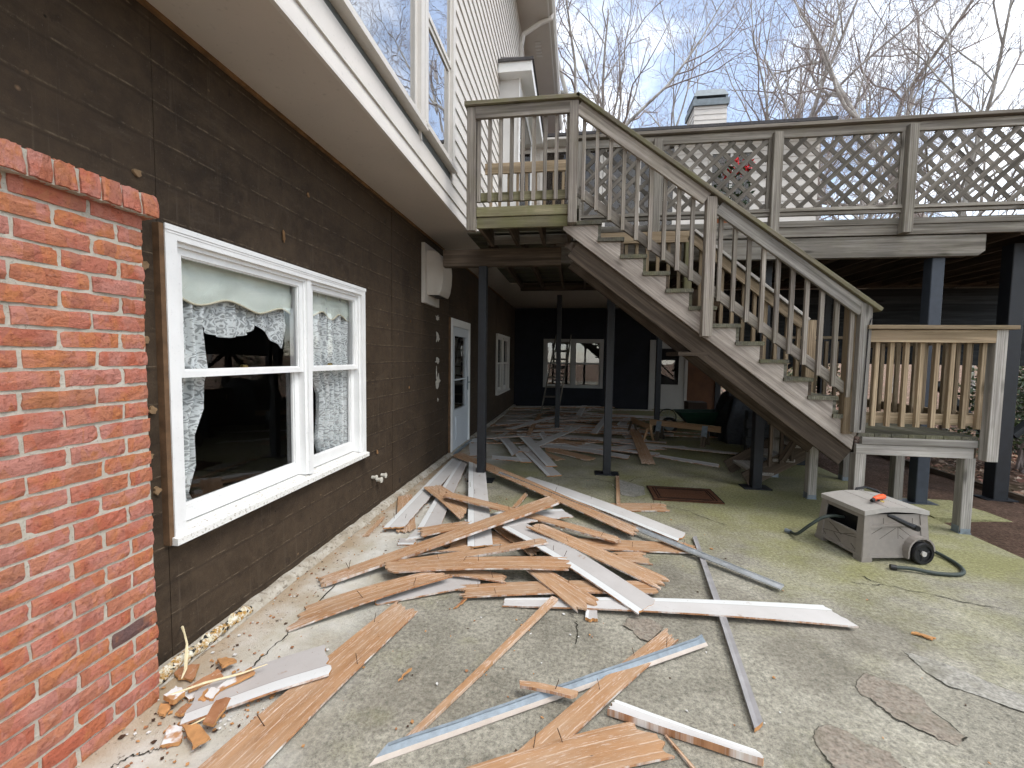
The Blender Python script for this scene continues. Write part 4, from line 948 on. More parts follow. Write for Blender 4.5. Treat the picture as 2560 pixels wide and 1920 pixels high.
# ------------------------------------------------------------------ curtains in the near window
g = G('pale_green_valance'); v = g.co('World'); n1 = g.noise(g.vec(v, (200, 200, 200)), 1, 2); n2 = g.noise(v, 5, 4)
valance_mat = g.done(g.mix(g.ramp(n2, .3, .7), (.66, .73, .66), (.78, .84, .77)), .9, g.bump(n1, .2, .002), 0, .1)
g = G('cream_braid'); braid_mat = g.done(g.mix(g.ramp(g.wave(g.co('World'), 70, 1), .3, .7), (.42, .36, .20), (.74, .72, .62)), .9)
def lace_material(name, k, dens):
    g = G(name); w = g.co('World'); sx = g.xyz(w)
    p = g.n('ShaderNodeCombineXYZ'); g.put(p.inputs[0], sx[1]); g.put(p.inputs[1], sx[2])
    v = p.outputs[0]
    warp = g.n('ShaderNodeTexNoise'); g.put(warp.inputs['Vector'], v); warp.inputs['Scale'].default_value = 14
    v2 = g.n('ShaderNodeVectorMath', operation='ADD'); g.put(v2.inputs[0], v)
    sc = g.n('ShaderNodeVectorMath', operation='SCALE'); g.put(sc.inputs[0], warp.outputs['Color']); sc.inputs['Scale'].default_value = .05; g.put(v2.inputs[1], sc.outputs[0])
    fl = g.vor(v2.outputs[0], 22 * k, 'F1')
    petals = g.ramp(g.math('SINE', g.math('MULTIPLY', fl, 21)), -.3, .4)
    iso = g.math('ABSOLUTE', g.math('SUBTRACT', g.math('FRACT', g.math('MULTIPLY', g.noise(v, 17 * k, 2), 4)), .5))
    scroll = g.ramp(iso, .08, .20, 1, 0)
    net = g.ramp(g.vor(v, 260, 'DISTANCE_TO_EDGE'), .03, .07, .4, .0)
    a = g.math('MAXIMUM', g.math('MAXIMUM', g.math('MULTIPLY', petals, .85), g.math('MULTIPLY', scroll, .85)), net)
    a = g.math('MINIMUM', g.math('ADD', g.math('MULTIPLY', a, dens * .62), .34), 1.0)
    return g.done((.80, .84, .84), .9, None, 0, .1, alpha=a)
lace = lace_material('white_lace', 1.0, .95)
def wavy(name, edgeL, edgeR, folds, amp, label, xc=-2.085, nz=44, nu=48, mat=lace, seed=0, group='lace curtains in the near window'):
    """a hanging sheet between two edge curves given as [(y, z), ...] from top to bottom"""
    def at(c, t):
        f = t * (len(c) - 1); i = min(int(f), len(c) - 2); k = f - i; k = k * k * (3 - 2 * k)
        return (c[i][0] * (1 - k) + c[i + 1][0] * k, c[i][1] * (1 - k) + c[i + 1][1] * k)
    def fn(u, t):
        a, b = at(edgeL, t), at(edgeR, t)
        y, z = a[0] * (1 - u) + b[0] * u, a[1] * (1 - u) + b[1] * u
        x = xc + amp * math.sin(u * folds * 2 * math.pi + seed + 1.2 * noise.noise(Vector((u * 3, t * 2, seed)))) + .010 * noise.noise(Vector((u * 6, t * 7, seed + 3)))
        return (x, y, z)
    m = MB(); m.grid(fn, nu, nz)
    return m.thing(name, mat, label, 'curtain', group=group, smooth=True)
wavy('lace_curtain', [(1.93, 2.08), (1.93, 1.7), (1.93, 1.3), (1.93, .72)], [(2.20, 2.08), (2.15, 1.74), (2.18, 1.50), (2.15, 1.42), (2.14, 1.27), (2.08, 1.13), (2.08, .96), (2.03, .82), (2.09, .72)], 3.2, .022, 'white lace side curtain gathered at the left jamb of the near window')
wavy('lace_swag', [(2.50, 2.02), (2.54, 1.88), (2.585, 1.78)], [(2.90, 2.02), (2.885, 1.8), (2.84, 1.62)], 1.6, .016, 'short pointed lace drop beside the mullion of the near window', xc=-2.10, seed=5, nz=20, nu=20)
wavy('lace_curtain', [(3.03, 2.08), (3.06, 1.68), (3.10, 1.46), (3.235, 1.25), (3.25, 1.05), (3.21, .87), (3.28, .72)], [(3.74, 2.08), (3.74, 1.6), (3.72, 1.2), (3.72, .72)], 6.5, .030, 'wide white lace curtain draped in the right half of the near window', seed=2)
wavy('lace_swag', [(2.15, 2.02), (2.165, 1.9), (2.175, 1.775)], [(2.62, 2.02), (2.615, 1.9), (2.60, 1.80)], 5.5, .016, 'scalloped lace swag hanging in the left half of the near window', seed=1, xc=-2.10)
sw = bpy.data.objects['lace_swag.001']
for vtx in sw.data.vertices:          # rounded scallop along the bottom of the swag
    yy = vtx.co.y + sw.location.y; zz = vtx.co.z + sw.location.z
    if zz < 1.97:
        k = (1.97 - zz) / .22; q = max(0, 1 - ((yy - 2.385) / .225) ** 2)
        vtx.co.z -= k * (.125 * math.sqrt(q) + .009 * abs(math.sin(yy * 40)))
def valance(y0, y1, ztop, zb, scallops, label):
    root = thing('window_valance', label, 'valance', (-2.06, (y0 + y1) / 2, zb), 'pale green valances in the near window')
    def edge(u): return zb + .025 * math.cos(u * scallops * 2 * math.pi + .5) + .006 * noise.noise(Vector((u * 5, y0, 0)))
    def fn(u, t):
        y = y0 + (y1 - y0) * u; z = ztop + (edge(u) - ztop) * t
        x = -2.06 + .010 * noise.noise(Vector((u * 4, t * 3, y0))) * t + .012 * math.sin(t * 3.1) * (t > .45) + .004 * math.sin(u * 24) * t
        return (x, y, z)
    m = MB(); m.grid(fn, 60, 14); m.part('fabric', valance_mat, root, True)
    m = MB(); pts = [(fn(i / 60, 1)[0] + .003, fn(i / 60, 1)[1], fn(i / 60, 1)[2]) for i in range(61)]
    m.tube(pts, .0065, 6); m.part('braid_trim', braid_mat, root, True)
valance(1.93, 2.90, 2.14, 1.870, 2.15, 'pale green scalloped valance in the left half of the near window')
valance(3.02, 3.76, 2.14, 1.905, 2.6, 'pale green scalloped valance in the right half of the near window')

# ------------------------------------------------------------------ deck stairs
stairs = thing('deck_stairs', 'weathered wooden stairs with upper and lower landings leading to the deck', 'stairs', (1.3, 4.9, 0))
R_, GY, ST, TR, TA, GN, UN = W['rail'], W['grey'], W['string'], W['tread'], W['tan'], W['green'], W['under']
YP, YR, YB, YL, YS = 4.465, 4.440, 4.478, 4.517, 4.53   # layers: post, top rail, baluster, bottom rail, stringer
def vpost(x, z0, z1, mat, y=YP, w=.089, name='post', root=None):
    return bar(name, (x, y, z0), (x, y, z1), w, w, mat, root or stairs, up=(0, 1, 0), ch=.004)
def baluster(x, z0, z1, mat, y=YB, root=None):
    return bar('baluster', (x, y, z0), (x, y, z1), .037, .037, mat, root or stairs, up=(0, 1, 0), ch=.002)
vpost(-1.10, 2.88, 4.10, R_); vpost(-.066, 2.93, 4.10, R_); vpost(1.25, 1.81, 3.13, R_, w=.094); vpost(2.63, .925, 2.12, GY, w=.098)
vpost(2.565, .90, 2.16, W['tan'], y=4.52)
# upper guard
bar('cap_rail', (-1.165, 4.46, 4.127), (-.02, 4.46, 4.127), .145, .038, W['cap'], stairs)
bar('top_rail', (-1.056, YR, 4.045), (-.111, YR, 4.045), .038, .118, R_, stairs)
bar('bottom_rail', (-1.056, YL, 3.235), (-.111, YL, 3.235), .038, .089, GN, stairs)
for i in range(9): baluster(-1.03 + .1135 * i, 3.175, 4.02, R_)
# sloped guard
d = Vector((2.751, 0, -2.069)).normalized(); nrm = Vector((-d.z, 0, d.x))
A, Bp = Vector((-.015, 4.46, 4.147)), Vector((2.75, 4.46, 2.072))
bar('cap_rail', A - nrm * .019 - d * .02, Bp - nrm * .019, .145, .038, W['cap'], stairs, up=nrm)
def on_slope(x, off, y): p = A + d * ((x - A.x) / d.x); return Vector((p.x, y, p.z)) - nrm * off
bar('top_rail', on_slope(.028, .097, YR), on_slope(1.26, .097, YR), .038, .115, R_, stairs, up=nrm)
bar('top_rail', on_slope(1.37, .097, YR), on_slope(2.66, .097, YR), .038, .115, GY, stairs, up=nrm)
br = lambda x, y=YL: Vector((x, y, 2.647 - .760 * (x - .798)))
bar('bottom_rail', br(-.02), br(1.20), .038, .089, R_, stairs, up=nrm); bar('bottom_rail', br(1.30), br(2.58), .038, .089, R_, stairs, up=nrm)
x = .035
while x < 2.56:
    if not (1.175 < x < 1.325):
        zt = on_slope(x, .13, 0).z; zb = br(x).z - .075
        baluster(x, zb, zt, R_)
    x += .1318
# treads, cleats and stringers
TZ = [2.96 - .1706 * i for i in range(13)]; TX = [-.03 + .2245 * i for i in range(13)]
for i in range(12):
    bar('tread', (TX[i] + .128, 4.485, TZ[i] - .019), (TX[i] + .128, 5.235, TZ[i] - .019), .262, .038, TR, stairs, ch=.005)
    m = MB(); xx = TX[i + 1] if i < 11 else TX[12]
    m.box(xx - .004, xx + .030, 4.512, 4.56, TZ[i + 1], TZ[i] - .039); m.part('riser_cleat', W['under'] if i % 2 else TR, stairs)
def cut_stringer(y, mat, t=.04):
    poly = [(-.15, TZ[0] - .039)]
    for i in range(12):
        poly += [(TX[i] + .001, TZ[i] - .039), (TX[i + 1], TZ[i] - .039)]
    poly += [(TX[12], TZ[12] - .03), (2.64, TZ[12] - .04), (2.63, .745), (-.154, 2.885)]
    L = 3.5; m = MB()
    # build along local X = slope direction so that the grain follows the board
    o = Vector((-.15, y, 2.9)); up = nrm
    loc = [((px + .15) * d.x + (pz - 2.9) * d.z, (px + .15) * nrm.x + (pz - 2.9) * nrm.z) for px, pz in poly]
    m.prism([(a, -t / 2, b) for a, b in loc], (0, t, 0))
    me = m.mesh('stringer', mat)
    M = Matrix((d, Vector((0, 1, 0)), nrm)).transposed().to_4x4(); M.translation = o
    copy_at(me, 'stringer', M, stairs)
cut_stringer(YS, ST); cut_stringer(5.17, ST)
for y in (4.572, 5.13):
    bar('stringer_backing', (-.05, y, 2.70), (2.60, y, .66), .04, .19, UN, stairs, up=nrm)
m = MB(); m.box(1.02, 1.30, 4.55, 5.15, 1.62, 1.66); m.part('stair_cleat', UN, stairs)
# far handrail of the flight
d2 = Vector((1.187, 0, -.96)).normalized(); n2v = Vector((-d2.z, 0, d2.x))
F0, F1 = Vector((1.294, 5.2, 3.038)), Vector((2.52, 5.2, 2.047))
bar('cap_rail', F0 - n2v * .015, F1 - n2v * .015, .10, .03, GY, stairs, up=n2v)
bar('top_rail', F0 - n2v * .085, F1 - n2v * .085, .038, .10, TA, stairs, up=n2v)
bar('top_rail', (.12, 5.2, 2.965), (1.29, 5.2, 2.965), .038, .125, TA, stairs)
vpost(1.235, 2.30, 2.90, GN, y=5.21, w=.08); vpost(2.54, 1.0, 2.03, TA, y=5.2)
x = .2
while x < 2.5:
    if abs(x - 1.235) > .06:
        top = 2.93 if x < 1.29 else 3.038 - .809 * (x - 1.294) - .06
        bot = 2.96 - .7599 * (x + .03) + .09
        if top - bot > .1: baluster(x, bot, top, TA, y=5.235)
    x += .118
# upper landing
bar('rim_board', (-1.052, 4.500, 3.08), (-.113, 4.500, 3.08), .038, .098, GN, stairs)
bar('rim_board', (-1.052, 4.515, 2.972), (-.113, 4.515, 2.972), .038, .108, GN, stairs)
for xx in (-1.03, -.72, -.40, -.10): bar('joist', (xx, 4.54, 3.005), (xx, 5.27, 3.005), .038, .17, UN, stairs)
for k in range(5): bar('landing_board', (-1.12, 4.60 + .146 * k, 3.11), (-.0, 4.60 + .146 * k, 3.11), .14, .034, TR, stairs)
# lower landing with guards
LX0, LX1 = 2.66, 3.66
for k in range(7): bar('landing_board', (LX0 + .07 + .1435 * k, 4.49, .893), (LX0 + .07 + .1435 * k, 6.4, .893), .138, .034, TR, stairs)
bar('rim_board', (2.69, 4.492, .842), (3.645, 4.492, .842), .038, .066, GY, stairs); bar('rim_board', (2.655, 4.508, .756), (3.63, 4.508, .756), .038, .10, GY, stairs)
bar('rim_board', (3.66, 4.53, .79), (3.66, 6.4, .79), .038, .17, UN, stairs); bar('rim_board', (2.68, 4.60, .79), (2.68, 6.4, .79), .038, .17, UN, stairs)
for (x, y) in ((2.70, 4.535), (3.61, 4.535), (2.72, 5.37), (3.60, 5.37), (2.72, 6.3), (3.60, 6.3)):
    vpost(x, .03, .71, GY, y=y, name='leg', w=.092)
    m = MB(); m.box(x - .05, x + .05, y - .05, y + .05, .0, .008); m.box(x - .049, x - .0465, y - .04, y + .04, .008, .07); m.box(x + .0465, x + .049, y - .04, y + .04, .008, .07); m.box(x - .04, x + .04, y - .049, y - .0465, .008, .05)
    m.part('post_base', galv, stairs)
vpost(3.725, .70, 1.885, GY, w=.092)
bar('cap_rail', (2.64, 4.46, 1.902), (3.83, 4.46, 1.902), .14, .036, TA, stairs)
bar('top_rail', (2.68, YR, 1.823), (3.68, YR, 1.823), .038, .115, TA, stairs)
bar('bottom_rail', (2.68, YL, 1.06), (3.68, YL, 1.06), .038, .10, TA, stairs)
for i in range(8): baluster(2.765 + .1235 * i, .985, 1.80, TA)
vpost(3.725, .70, 1.885, GY, y=6.38); vpost(2.70, .70, 1.885, GY, y=6.38)
bar('cap_rail', (3.725, 4.53, 1.902), (3.725, 6.45, 1.902), .14, .036, TA, stairs); bar('top_rail', (3.72, 4.55, 1.823), (3.72, 6.33, 1.823), .038, .115, TA, stairs); bar('bottom_rail', (3.70, 4.55, 1.06), (3.70, 6.33, 1.06), .038, .10, TA, stairs)
for i in range(13): bar('baluster', (3.665, 4.66 + .13 * i, .985), (3.665, 4.66 + .13 * i, 1.80), .037, .037, TA, stairs, up=(0, 1, 0), ch=.002)
bar('cap_rail', (2.64, 6.42, 1.902), (3.8, 6.42, 1.902), .14, .036, TA, stairs); bar('bottom_rail', (2.7, 6.40, 1.06), (3.68, 6.40, 1.06), .038, .10, TA, stairs)
for i in range(7): baluster(2.82 + .125 * i, .985, 1.85, TA, y=6.36)
# second flight down to the patio behind
for k in range(4):
    z = .912 - .1824 * (k + 1); x = 3.06 - .235 * k
    bar('tread', (x, 5.74, z - .019), (x, 6.44, z - .019), .26, .038, GY, stairs, ch=.005)
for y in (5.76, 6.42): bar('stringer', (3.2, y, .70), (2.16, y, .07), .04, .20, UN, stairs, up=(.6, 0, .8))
for k in range(4): x = 2.66 - .125 * k; baluster(x, .35 - .3 * (2.66 - x), 1.5 - .5 * (2.66 - x), UN, y=5.70)
bar('knee_brace', (2.60, 5.37, .80), (2.40, 5.37, .42), .05, .09, UN, stairs, up=(0, 1, 0))
m = MB(); m.tube([(2.665, 4.408, 1.98), (2.645, 4.408, 1.9), (2.640, 4.408, 1.5), (2.632, 4.408, 1.1), (2.63, 4.408, .95)], .005, 5); m.part('cable', black_paint, stairs)

# low dark timbers added to darken the space behind the landing
tw = thing('dark_timber_filler', 'dark stacked timbers added to fill the dark space behind the lower landing', 'dark filler', (3.0, 7.1, 0))
for k in range(6): bar('timber', (2.62 + .02 * (k % 2), 7.1, .07 + .135 * k), (3.62 + .03 * (k % 2), 7.1, .07 + .135 * k), .13, .13, W['dark'], tw, ch=.008)
for k in range(6): bar('timber', (3.56, 7.2, .07 + .135 * k), (3.56, 9.3, .07 + .135 * k), .13, .13, W['dark'], tw, ch=.008)
# ------------------------------------------------------------------ deck
deck = thing('deck', 'raised wooden deck with lattice railing on dark steel posts', 'deck', (3, 8, 0))
DX0, DX1, DY0, DY1 = -1.10, 8.6, 5.30, 8.66
SD = W['deckrail']
bar('rim_board', (-.10, 5.285, 3.092), (DX1, 5.285, 3.092), .036, .066, SD, deck); bar('rim_board', (DX0, 5.30, 3.006), (DX1, 5.30, 3.006), .038, .105, SD, deck)
# dropped front beam with chamfered end
m = MB(); m.prism([(-.1, -.02, .11), (4.4, -.02, .11), (4.4, -.02, -.06), (4.34, -.02, -.11), (-.1, -.02, -.11)], (0, .04, 0))
me = m.mesh('beam', SD)
for y, xx in ((5.318, -.16), (5.36, -.24)): copy_at(me, 'beam', Matrix.Translation((xx, y, 2.832)), deck)
bar('beam', (-1.66, 5.335, 2.80), (-.2, 5.335, 2.80), .12, .205, UN, deck)
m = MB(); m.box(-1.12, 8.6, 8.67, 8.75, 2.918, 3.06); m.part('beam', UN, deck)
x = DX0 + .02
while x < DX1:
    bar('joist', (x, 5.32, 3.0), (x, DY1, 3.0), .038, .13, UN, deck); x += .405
y = DY0 + .06
while y < 11.4:
    bar('deck_board', (DX0 - .255, y, 3.108), (DX1, y, 3.108), .141, .032, TR, deck); y += .146
# railing
posts = [-.02, .866, 2.125, 3.433, 4.72, 6.0, 7.3]
for px_ in posts: vpost(px_, 2.955, 4.06, SD, y=5.235, root=deck)
bar('cap_rail', (-.08, 5.27, 4.130), (8.6, 5.27, 4.130), .145, .036, R_, deck); bar('top_rail', (-.05, 5.27, 4.06), (8.6, 5.27, 4.06), .040, .095, SD, deck)
bar('bottom_rail', (-.05, 5.262, 3.235), (8.6, 5.262, 3.235), .060, .036, SD, deck); bar('bottom_rail', (-.05, 5.27, 3.195), (8.6, 5.27, 3.195), .040, .036, SD, deck)
ZL0, ZL1 = 3.255, 4.012
def slat(xa, za, xb, zb, y): bar('lattice_slat', (xa, y, za), (xb, y, zb), .008, .047, W['lattice'], deck, up=Vector((-(zb - za), 0, xb - xa)), ch=.001)
for a, b in zip(posts, posts[1:]):
    x0, x1 = a + .047, b - .047; H = ZL1 - ZL0
    for (p, q) in ((x0, x0 + .03), (x1 - .03, x1)): bar('lattice_frame', ((p + q) / 2, 5.27, ZL0), ((p + q) / 2, 5.27, ZL1), .03, .036, SD, deck, up=(0, 1, 0), ch=.001)
    x0 += .03; x1 -= .03
    c = x0 - H + .05
    while c < x1:
        for s_, yy in ((1, 5.266), (-1, 5.276)):
            # line x = c + t (rising for s_=1), t in [0, H]
            t0, t1 = max(0, x0 - c), min(H, x1 - c)
            if t1 - t0 > .02:
                if s_ == 1: slat(c + t0, ZL0 + t0, c + t1, ZL0 + t1, yy)
                else: slat(c + t0, ZL1 - t0, c + t1, ZL1 - t1, yy)
        c += .176
# inner rail by the landing
bar('top_rail', (-1.30, 6.05, 4.18), (-.15, 6.05, 4.18), .04, .14, TA, deck); bar('bottom_rail', (-1.25, 6.05, 3.36), (-.13, 6.05, 3.36), .04, .10, GN, deck)
for k in range(9): bar('baluster', (-1.22 + .125 * k, 6.07, 3.32), (-1.22 + .125 * k, 6.07, 4.15), .037, .037, TA, deck, up=(0, 1, 0), ch=.002)
# dark boards closing the far side under the deck
for k in range(10): bar('skirt_board', (3.0, 9.6 + .003 * (k % 2), 1.62 + .148 * k), (8.7, 9.6 + .003 * (k % 2), 1.62 + .148 * k), .022, .150, W['dark'], deck)
for xx in (4.6, 7.0): bar('skirt_post', (xx, 9.66, 0), (xx, 9.66, 3.0), .12, .12, W['dark'], deck, up=(0, 1, 0))
for (xa, za, xb, zb, y) in ((3.9, 1.1, 4.55, 1.62, 9.66), (5.3, 1.1, 4.66, 1.62, 9.66), (5.02, .75, 5.6, 1.35, 5.75), (4.78, .75, 4.2, 1.35, 5.75), (3.2, 1.0, 3.75, 1.6, 7.4)): bar('knee_brace', (xa, y, za), (xb, y, zb), .06, .09, W['dark'], deck, up=(0, 1, 0))
def steel_post(x, y, z1, w=.102, root=None, mat=navy_steel):
    o = bar('post', (x, y, .012), (x, y, z1), w, w, mat, deck, up=(0, 1, 0), ch=.006)
    m = MB(); m.box(x - .16, x + .16, y - .10, y + .10, 0, .014); m.part('post_base', mat, deck)
steel_post(-1.16, 5.34, 2.70); steel_post(-.37, 9.46, 2.93); steel_post(.456, 5.98, 2.93); steel_post(1.68, 9.18, 2.93); steel_post(2.25, 5.68, 2.93, .11)
steel_post(3.86, 5.42, 2.72, .125, mat=plain('blue_grey_steel', (.040, .048, .062), .45, .15, 14)); steel_post(4.9, 5.75, 2.93, .15); steel_post(6.6, 5.5, 2.93, .12); steel_post(4.4, 8.5, 2.93, .11); steel_post(3.1, 9.2, 2.9, .11); steel_post(6.6, 9.2, 2.9, .11)

# ------------------------------------------------------------------ torn-off siding
def brown_material():
    g = G('bare_hardboard_back'); uv = g.co('UV'); v = g.vec(uv, jitter=True); r = g.rnd()
    n1 = g.noise(g.vec(v, (2.2, 26, 1)), 1, 5, .6); n2 = g.noise(g.vec(v, (16, 130, 1)), 1, 5, .75); n3 = g.noise(v, 3.0, 4)
    c = g.mix(g.ramp(n1, .3, .7), (.285, .150, .072), (.425, .245, .130))
    c = g.mix(g.ramp(r, 0, 1, 0, .55), c, g.mix(g.ramp(n3, .3, .7), (.325, .178, .088), (.45, .275, .155)))
    rib = g.math('FRACT', g.math('MULTIPLY', g.xyz(v)[1], 17))
    line = g.math('MULTIPLY', g.ramp(g.math('ABSOLUTE', g.math('SUBTRACT', rib, .5)), .02, .075, 1, 0), g.ramp(g.noise(g.vec(v, (9, 20, 1)), 1, 4, .7), .40, .55))
    edge = g.ramp(g.math('ABSOLUTE', g.math('SUBTRACT', g.xyz(g.co('Generated'))[1], .5)), .30, .5, 0, .10)
    streak = g.ramp(g.math('ADD', n2, edge), .55, .66)
    patchy = g.ramp(g.math('ADD', g.noise(g.vec(v, (1.2, 5, 1)), 1, 4), g.math('MULTIPLY', r, .14)), .40, .60, .25, 1)
    c = g.mix(g.math('MULTIPLY', line, .7), c, (.60, .46, .36))
    c = g.mix(g.math('MULTIPLY', streak, g.math('MULTIPLY', patchy, .85)), c, (.62, .52, .45))
    c = g.mix(g.ramp(g.noise(g.vec(v, (5, 12, 1)), 1, 5, .7), .60, .74, 0, .55), c, (.13, .055, .025))
    dust = g.noise(g.vec(v, (3, 6, 1)), 1, 6, .7)
    c = g.mix(g.ramp(dust, .42, .68, 0, .38), c, (.43, .345, .255))
    pit = g.ramp(g.vor(g.vec(v, (7, 16, 1)), 1.0), .03, .07, .8, 0)
    c = g.mix(pit, c, (.05, .03, .02))
    h = g.math('ADD', n2, g.math('MULTIPLY', line, .6))
    return g.done(c, .88, g.bump(h, .4, .004), 0, .15)
brown = brown_material()
def paint_material():
    g = G('old_grey_paint'); uv = g.co('UV'); v = g.vec(uv, jitter=True); r = g.rnd()
    n1 = g.noise(v, 4, 5); n2 = g.noise(v, 70, 4, .7)
    t = g.xyz(uv)[2] if False else g.xyz(g.n('ShaderNodeUVMap', uv_map='across').outputs[0])[1]
    base = g.mix(g.ramp(r, 0, 1), (.44, .415, .40), (.58, .565, .55))
    c = g.mix(g.ramp(n1, .3, .7), g.mix(1.0, base, (.88, .87, .86), 'MULTIPLY'), base)
    lap_ = g.ramp(g.math('ADD', t, g.math('MULTIPLY', g.math('SUBTRACT', n1, .5), .02)), .27, .275, 1, 0)
    c = g.mix(g.math('MULTIPLY', lap_, .75), c, (.64, .655, .65))
    groove = g.ramp(g.math('ABSOLUTE', g.math('SUBTRACT', t, .275)), .004, .014, .6, 0)
    c = g.mix(groove, c, (.20, .18, .16))
    c = g.mix(g.ramp(n2, .64, .72, 0, .65), c, (.22, .18, .14))
    c = g.mix(g.ramp(g.noise(v, 9, 5, .7), .63, .7, 0, .6), c, (.30, .20, .13))
    return g.done(c, .6, g.bump(n2, .2, .003), 0, .3)
paint = paint_material()
g = G('raw_board_edge'); v = g.vec(g.co('UV'), jitter=True); n1 = g.noise(g.vec(v, (20, 60, 1)), 1, 5, .7)
c = g.mix(g.ramp(n1, .35, .6), (.24, .11, .05), (.42, .22, .115)); c = g.mix(g.ramp(g.noise(v, 8, 5, .7), .45, .62), c, (.62, .585, .55))
edge_mat = g.done(c, .85, g.bump(n1, .4, .004), 0, .2)
stick_grey = plain('old_grey_trim', (.27, .26, .262), .7, .15, 12, bump=.3)
tan_mat = plain('torn_hardboard_core', (.46, .235, .095), .9, .22, 25, bump=.6)
stick_mat = wood('bare_stick', (.46, .26, .15), (.30, .14, .07), 0)
nail_mesh = MB().tube([(0, 0, -.008), (.001, 0, .03), (.003, .001, .058)], .0019, 5).mesh('nail', nail_mat)
def board_mesh(q, th, kind, rg, ns=12, nt=6):
    A1, A2, B1, B2 = [Vector(p) for p in q]
    L = ((B1 + B2) / 2 - (A1 + A2) / 2).length; Wd = ((A2 - A1).length + (B2 - B1).length) / 2
    jagA = [rg.uniform(-.5, .5) for _ in range(nt + 1)]; jagB = [rg.uniform(-.5, .5) for _ in range(nt + 1)]
    ja = .06 if kind in 'b' else .022
    bow = rg.uniform(-.008, .028) * min(1, L / 1.2); ph = rg.uniform(0, 9)
    cup = rg.uniform(.0, .005) if nt > 1 else 0
    vs, uvs, ac = [], [], []
    thick = min(th, Wd * .95)
    for side in (0, 1):
        for j in range(nt + 1):
            t = j / nt
            for i in range(ns + 1):
                s = i / ns
                p = (A1.lerp(A2, t)).lerp(B1.lerp(B2, t), s)
                dirv = (B1.lerp(B2, t) - A1.lerp(A2, t)).normalized()
                k = 0
                if i == 0: k = jagA[j] * ja
                elif i == ns: k = jagB[j] * ja
                p = p + dirv * k * min(1, Wd / .08)
                p.z += bow * math.sin(math.pi * s) + cup * (abs(t - .5) * 2) ** 2 + .002 * noise.noise(Vector((s * 4, t * 2, ph)))
                e = (B1.lerp(B2, s) - A1).normalized()
                if side: p.z -= thick
                elif j in (0, nt) and nt > 1: p.z -= .0015
                vs.append(p); uvs.append((s * L, t * Wd)); ac.append((s, t))
    N = (ns + 1) * (nt + 1)
    fs, mi = [], []
    for j in range(nt):
        for i in range(ns):
            a = j * (ns + 1) + i
            fs.append((a, a + 1, a + ns + 2, a + ns + 1)); mi.append(0)
            fs.append((N + a + ns + 1, N + a + ns + 2, N + a + 1, N + a)); mi.append(2)
    for i in range(ns):
        fs.append((N + i, N + i + 1, i + 1, i)); mi.append(1)
        a = nt * (ns + 1) + i; fs.append((a, a + 1, N + a + 1, N + a)); mi.append(1)
    for j in range(nt):
        a = j * (ns + 1); fs.append((a, a + ns + 1, N + a + ns + 1, N + a)); mi.append(3)
        a += ns; fs.append((N + a, N + a + ns + 1, a + ns + 1, a)); mi.append(3)
    return vs, fs, mi, uvs, ac, L, Wd
GROUND_Z = .0
def make_board(name, kind, q, th, nails, label, cat='board', group=None, seed=0, ns=12):
    rg = random.Random(seed * 7 + 3)
    thin = ((Vector(q[1]) - Vector(q[0])).length < .05)
    vs, fs, mi, uvs, ac, L, Wd = board_mesh(q, th, kind, rg, ns, 2 if thin else 9)
    zmin = min(p.z for p in vs)
    if zmin < .0025:
        for p in vs: p.z += .0025 - zmin
    c = sum(vs, Vector()) / len(vs); c.z = min(p.z for p in vs)
    me = bpy.data.meshes.new(name)
    me.from_pydata([p - c for p in vs], [], fs)
    mats = {'b': [brown, edge_mat, paint, brown], 'w': [paint, edge_mat, brown, tan_mat], 's': [stick_grey, stick_grey, brown, tan_mat], 'r': [brown, brown, brown, tan_mat], 'v': [paint, edge_mat, brown, tan_mat], 'g': [paint, paint, brown, tan_mat]}[kind]
    for mm in mats: me.materials.append(mm)
    me.polygons.foreach_set('material_index', mi)
    u1 = me.uv_layers.new(name='UVMap'); u2 = me.uv_layers.new(name='across')
    idx = [0] * len(me.loops); me.loops.foreach_get('vertex_index', idx)
    u1.data.foreach_set('uv', [k for i in idx for k in uvs[i]]); u2.data.foreach_set('uv', [k for i in idx for k in ac[i]])
    me.update()
    o = bpy.data.objects.new(name, me); COL.objects.link(o); o.location = c; ORIGIN[o.name] = tuple(c)
    tag(o, label, cat, group)
    ntv = 2 if thin else 9
    for k in range(nails):
        i = rg.randint(1, ns - 1); j = 1 if thin else rg.choice([1, 2, 3, 6, 7, 8])
        p = vs[j * (ns + 1) + i]
        no = bpy.data.objects.new('nail', nail_mesh); COL.objects.link(no); no.parent = o
        no.location = p - c; no.rotation_euler = (rg.uniform(-.45, .45), rg.uniform(-.45, .45), rg.uniform(0, 6)); s_ = rg.uniform(.7, 1.05); no.scale = (s_, s_, s_)
    return o
GB = 'torn-off siding boards on the patio'
for k, (name, kind, q, th, nails, label) in enumerate(BOARDS):
    o = make_board(name, kind, q, th, nails, label, 'board' if 'board' in name else 'trim', GB, k)
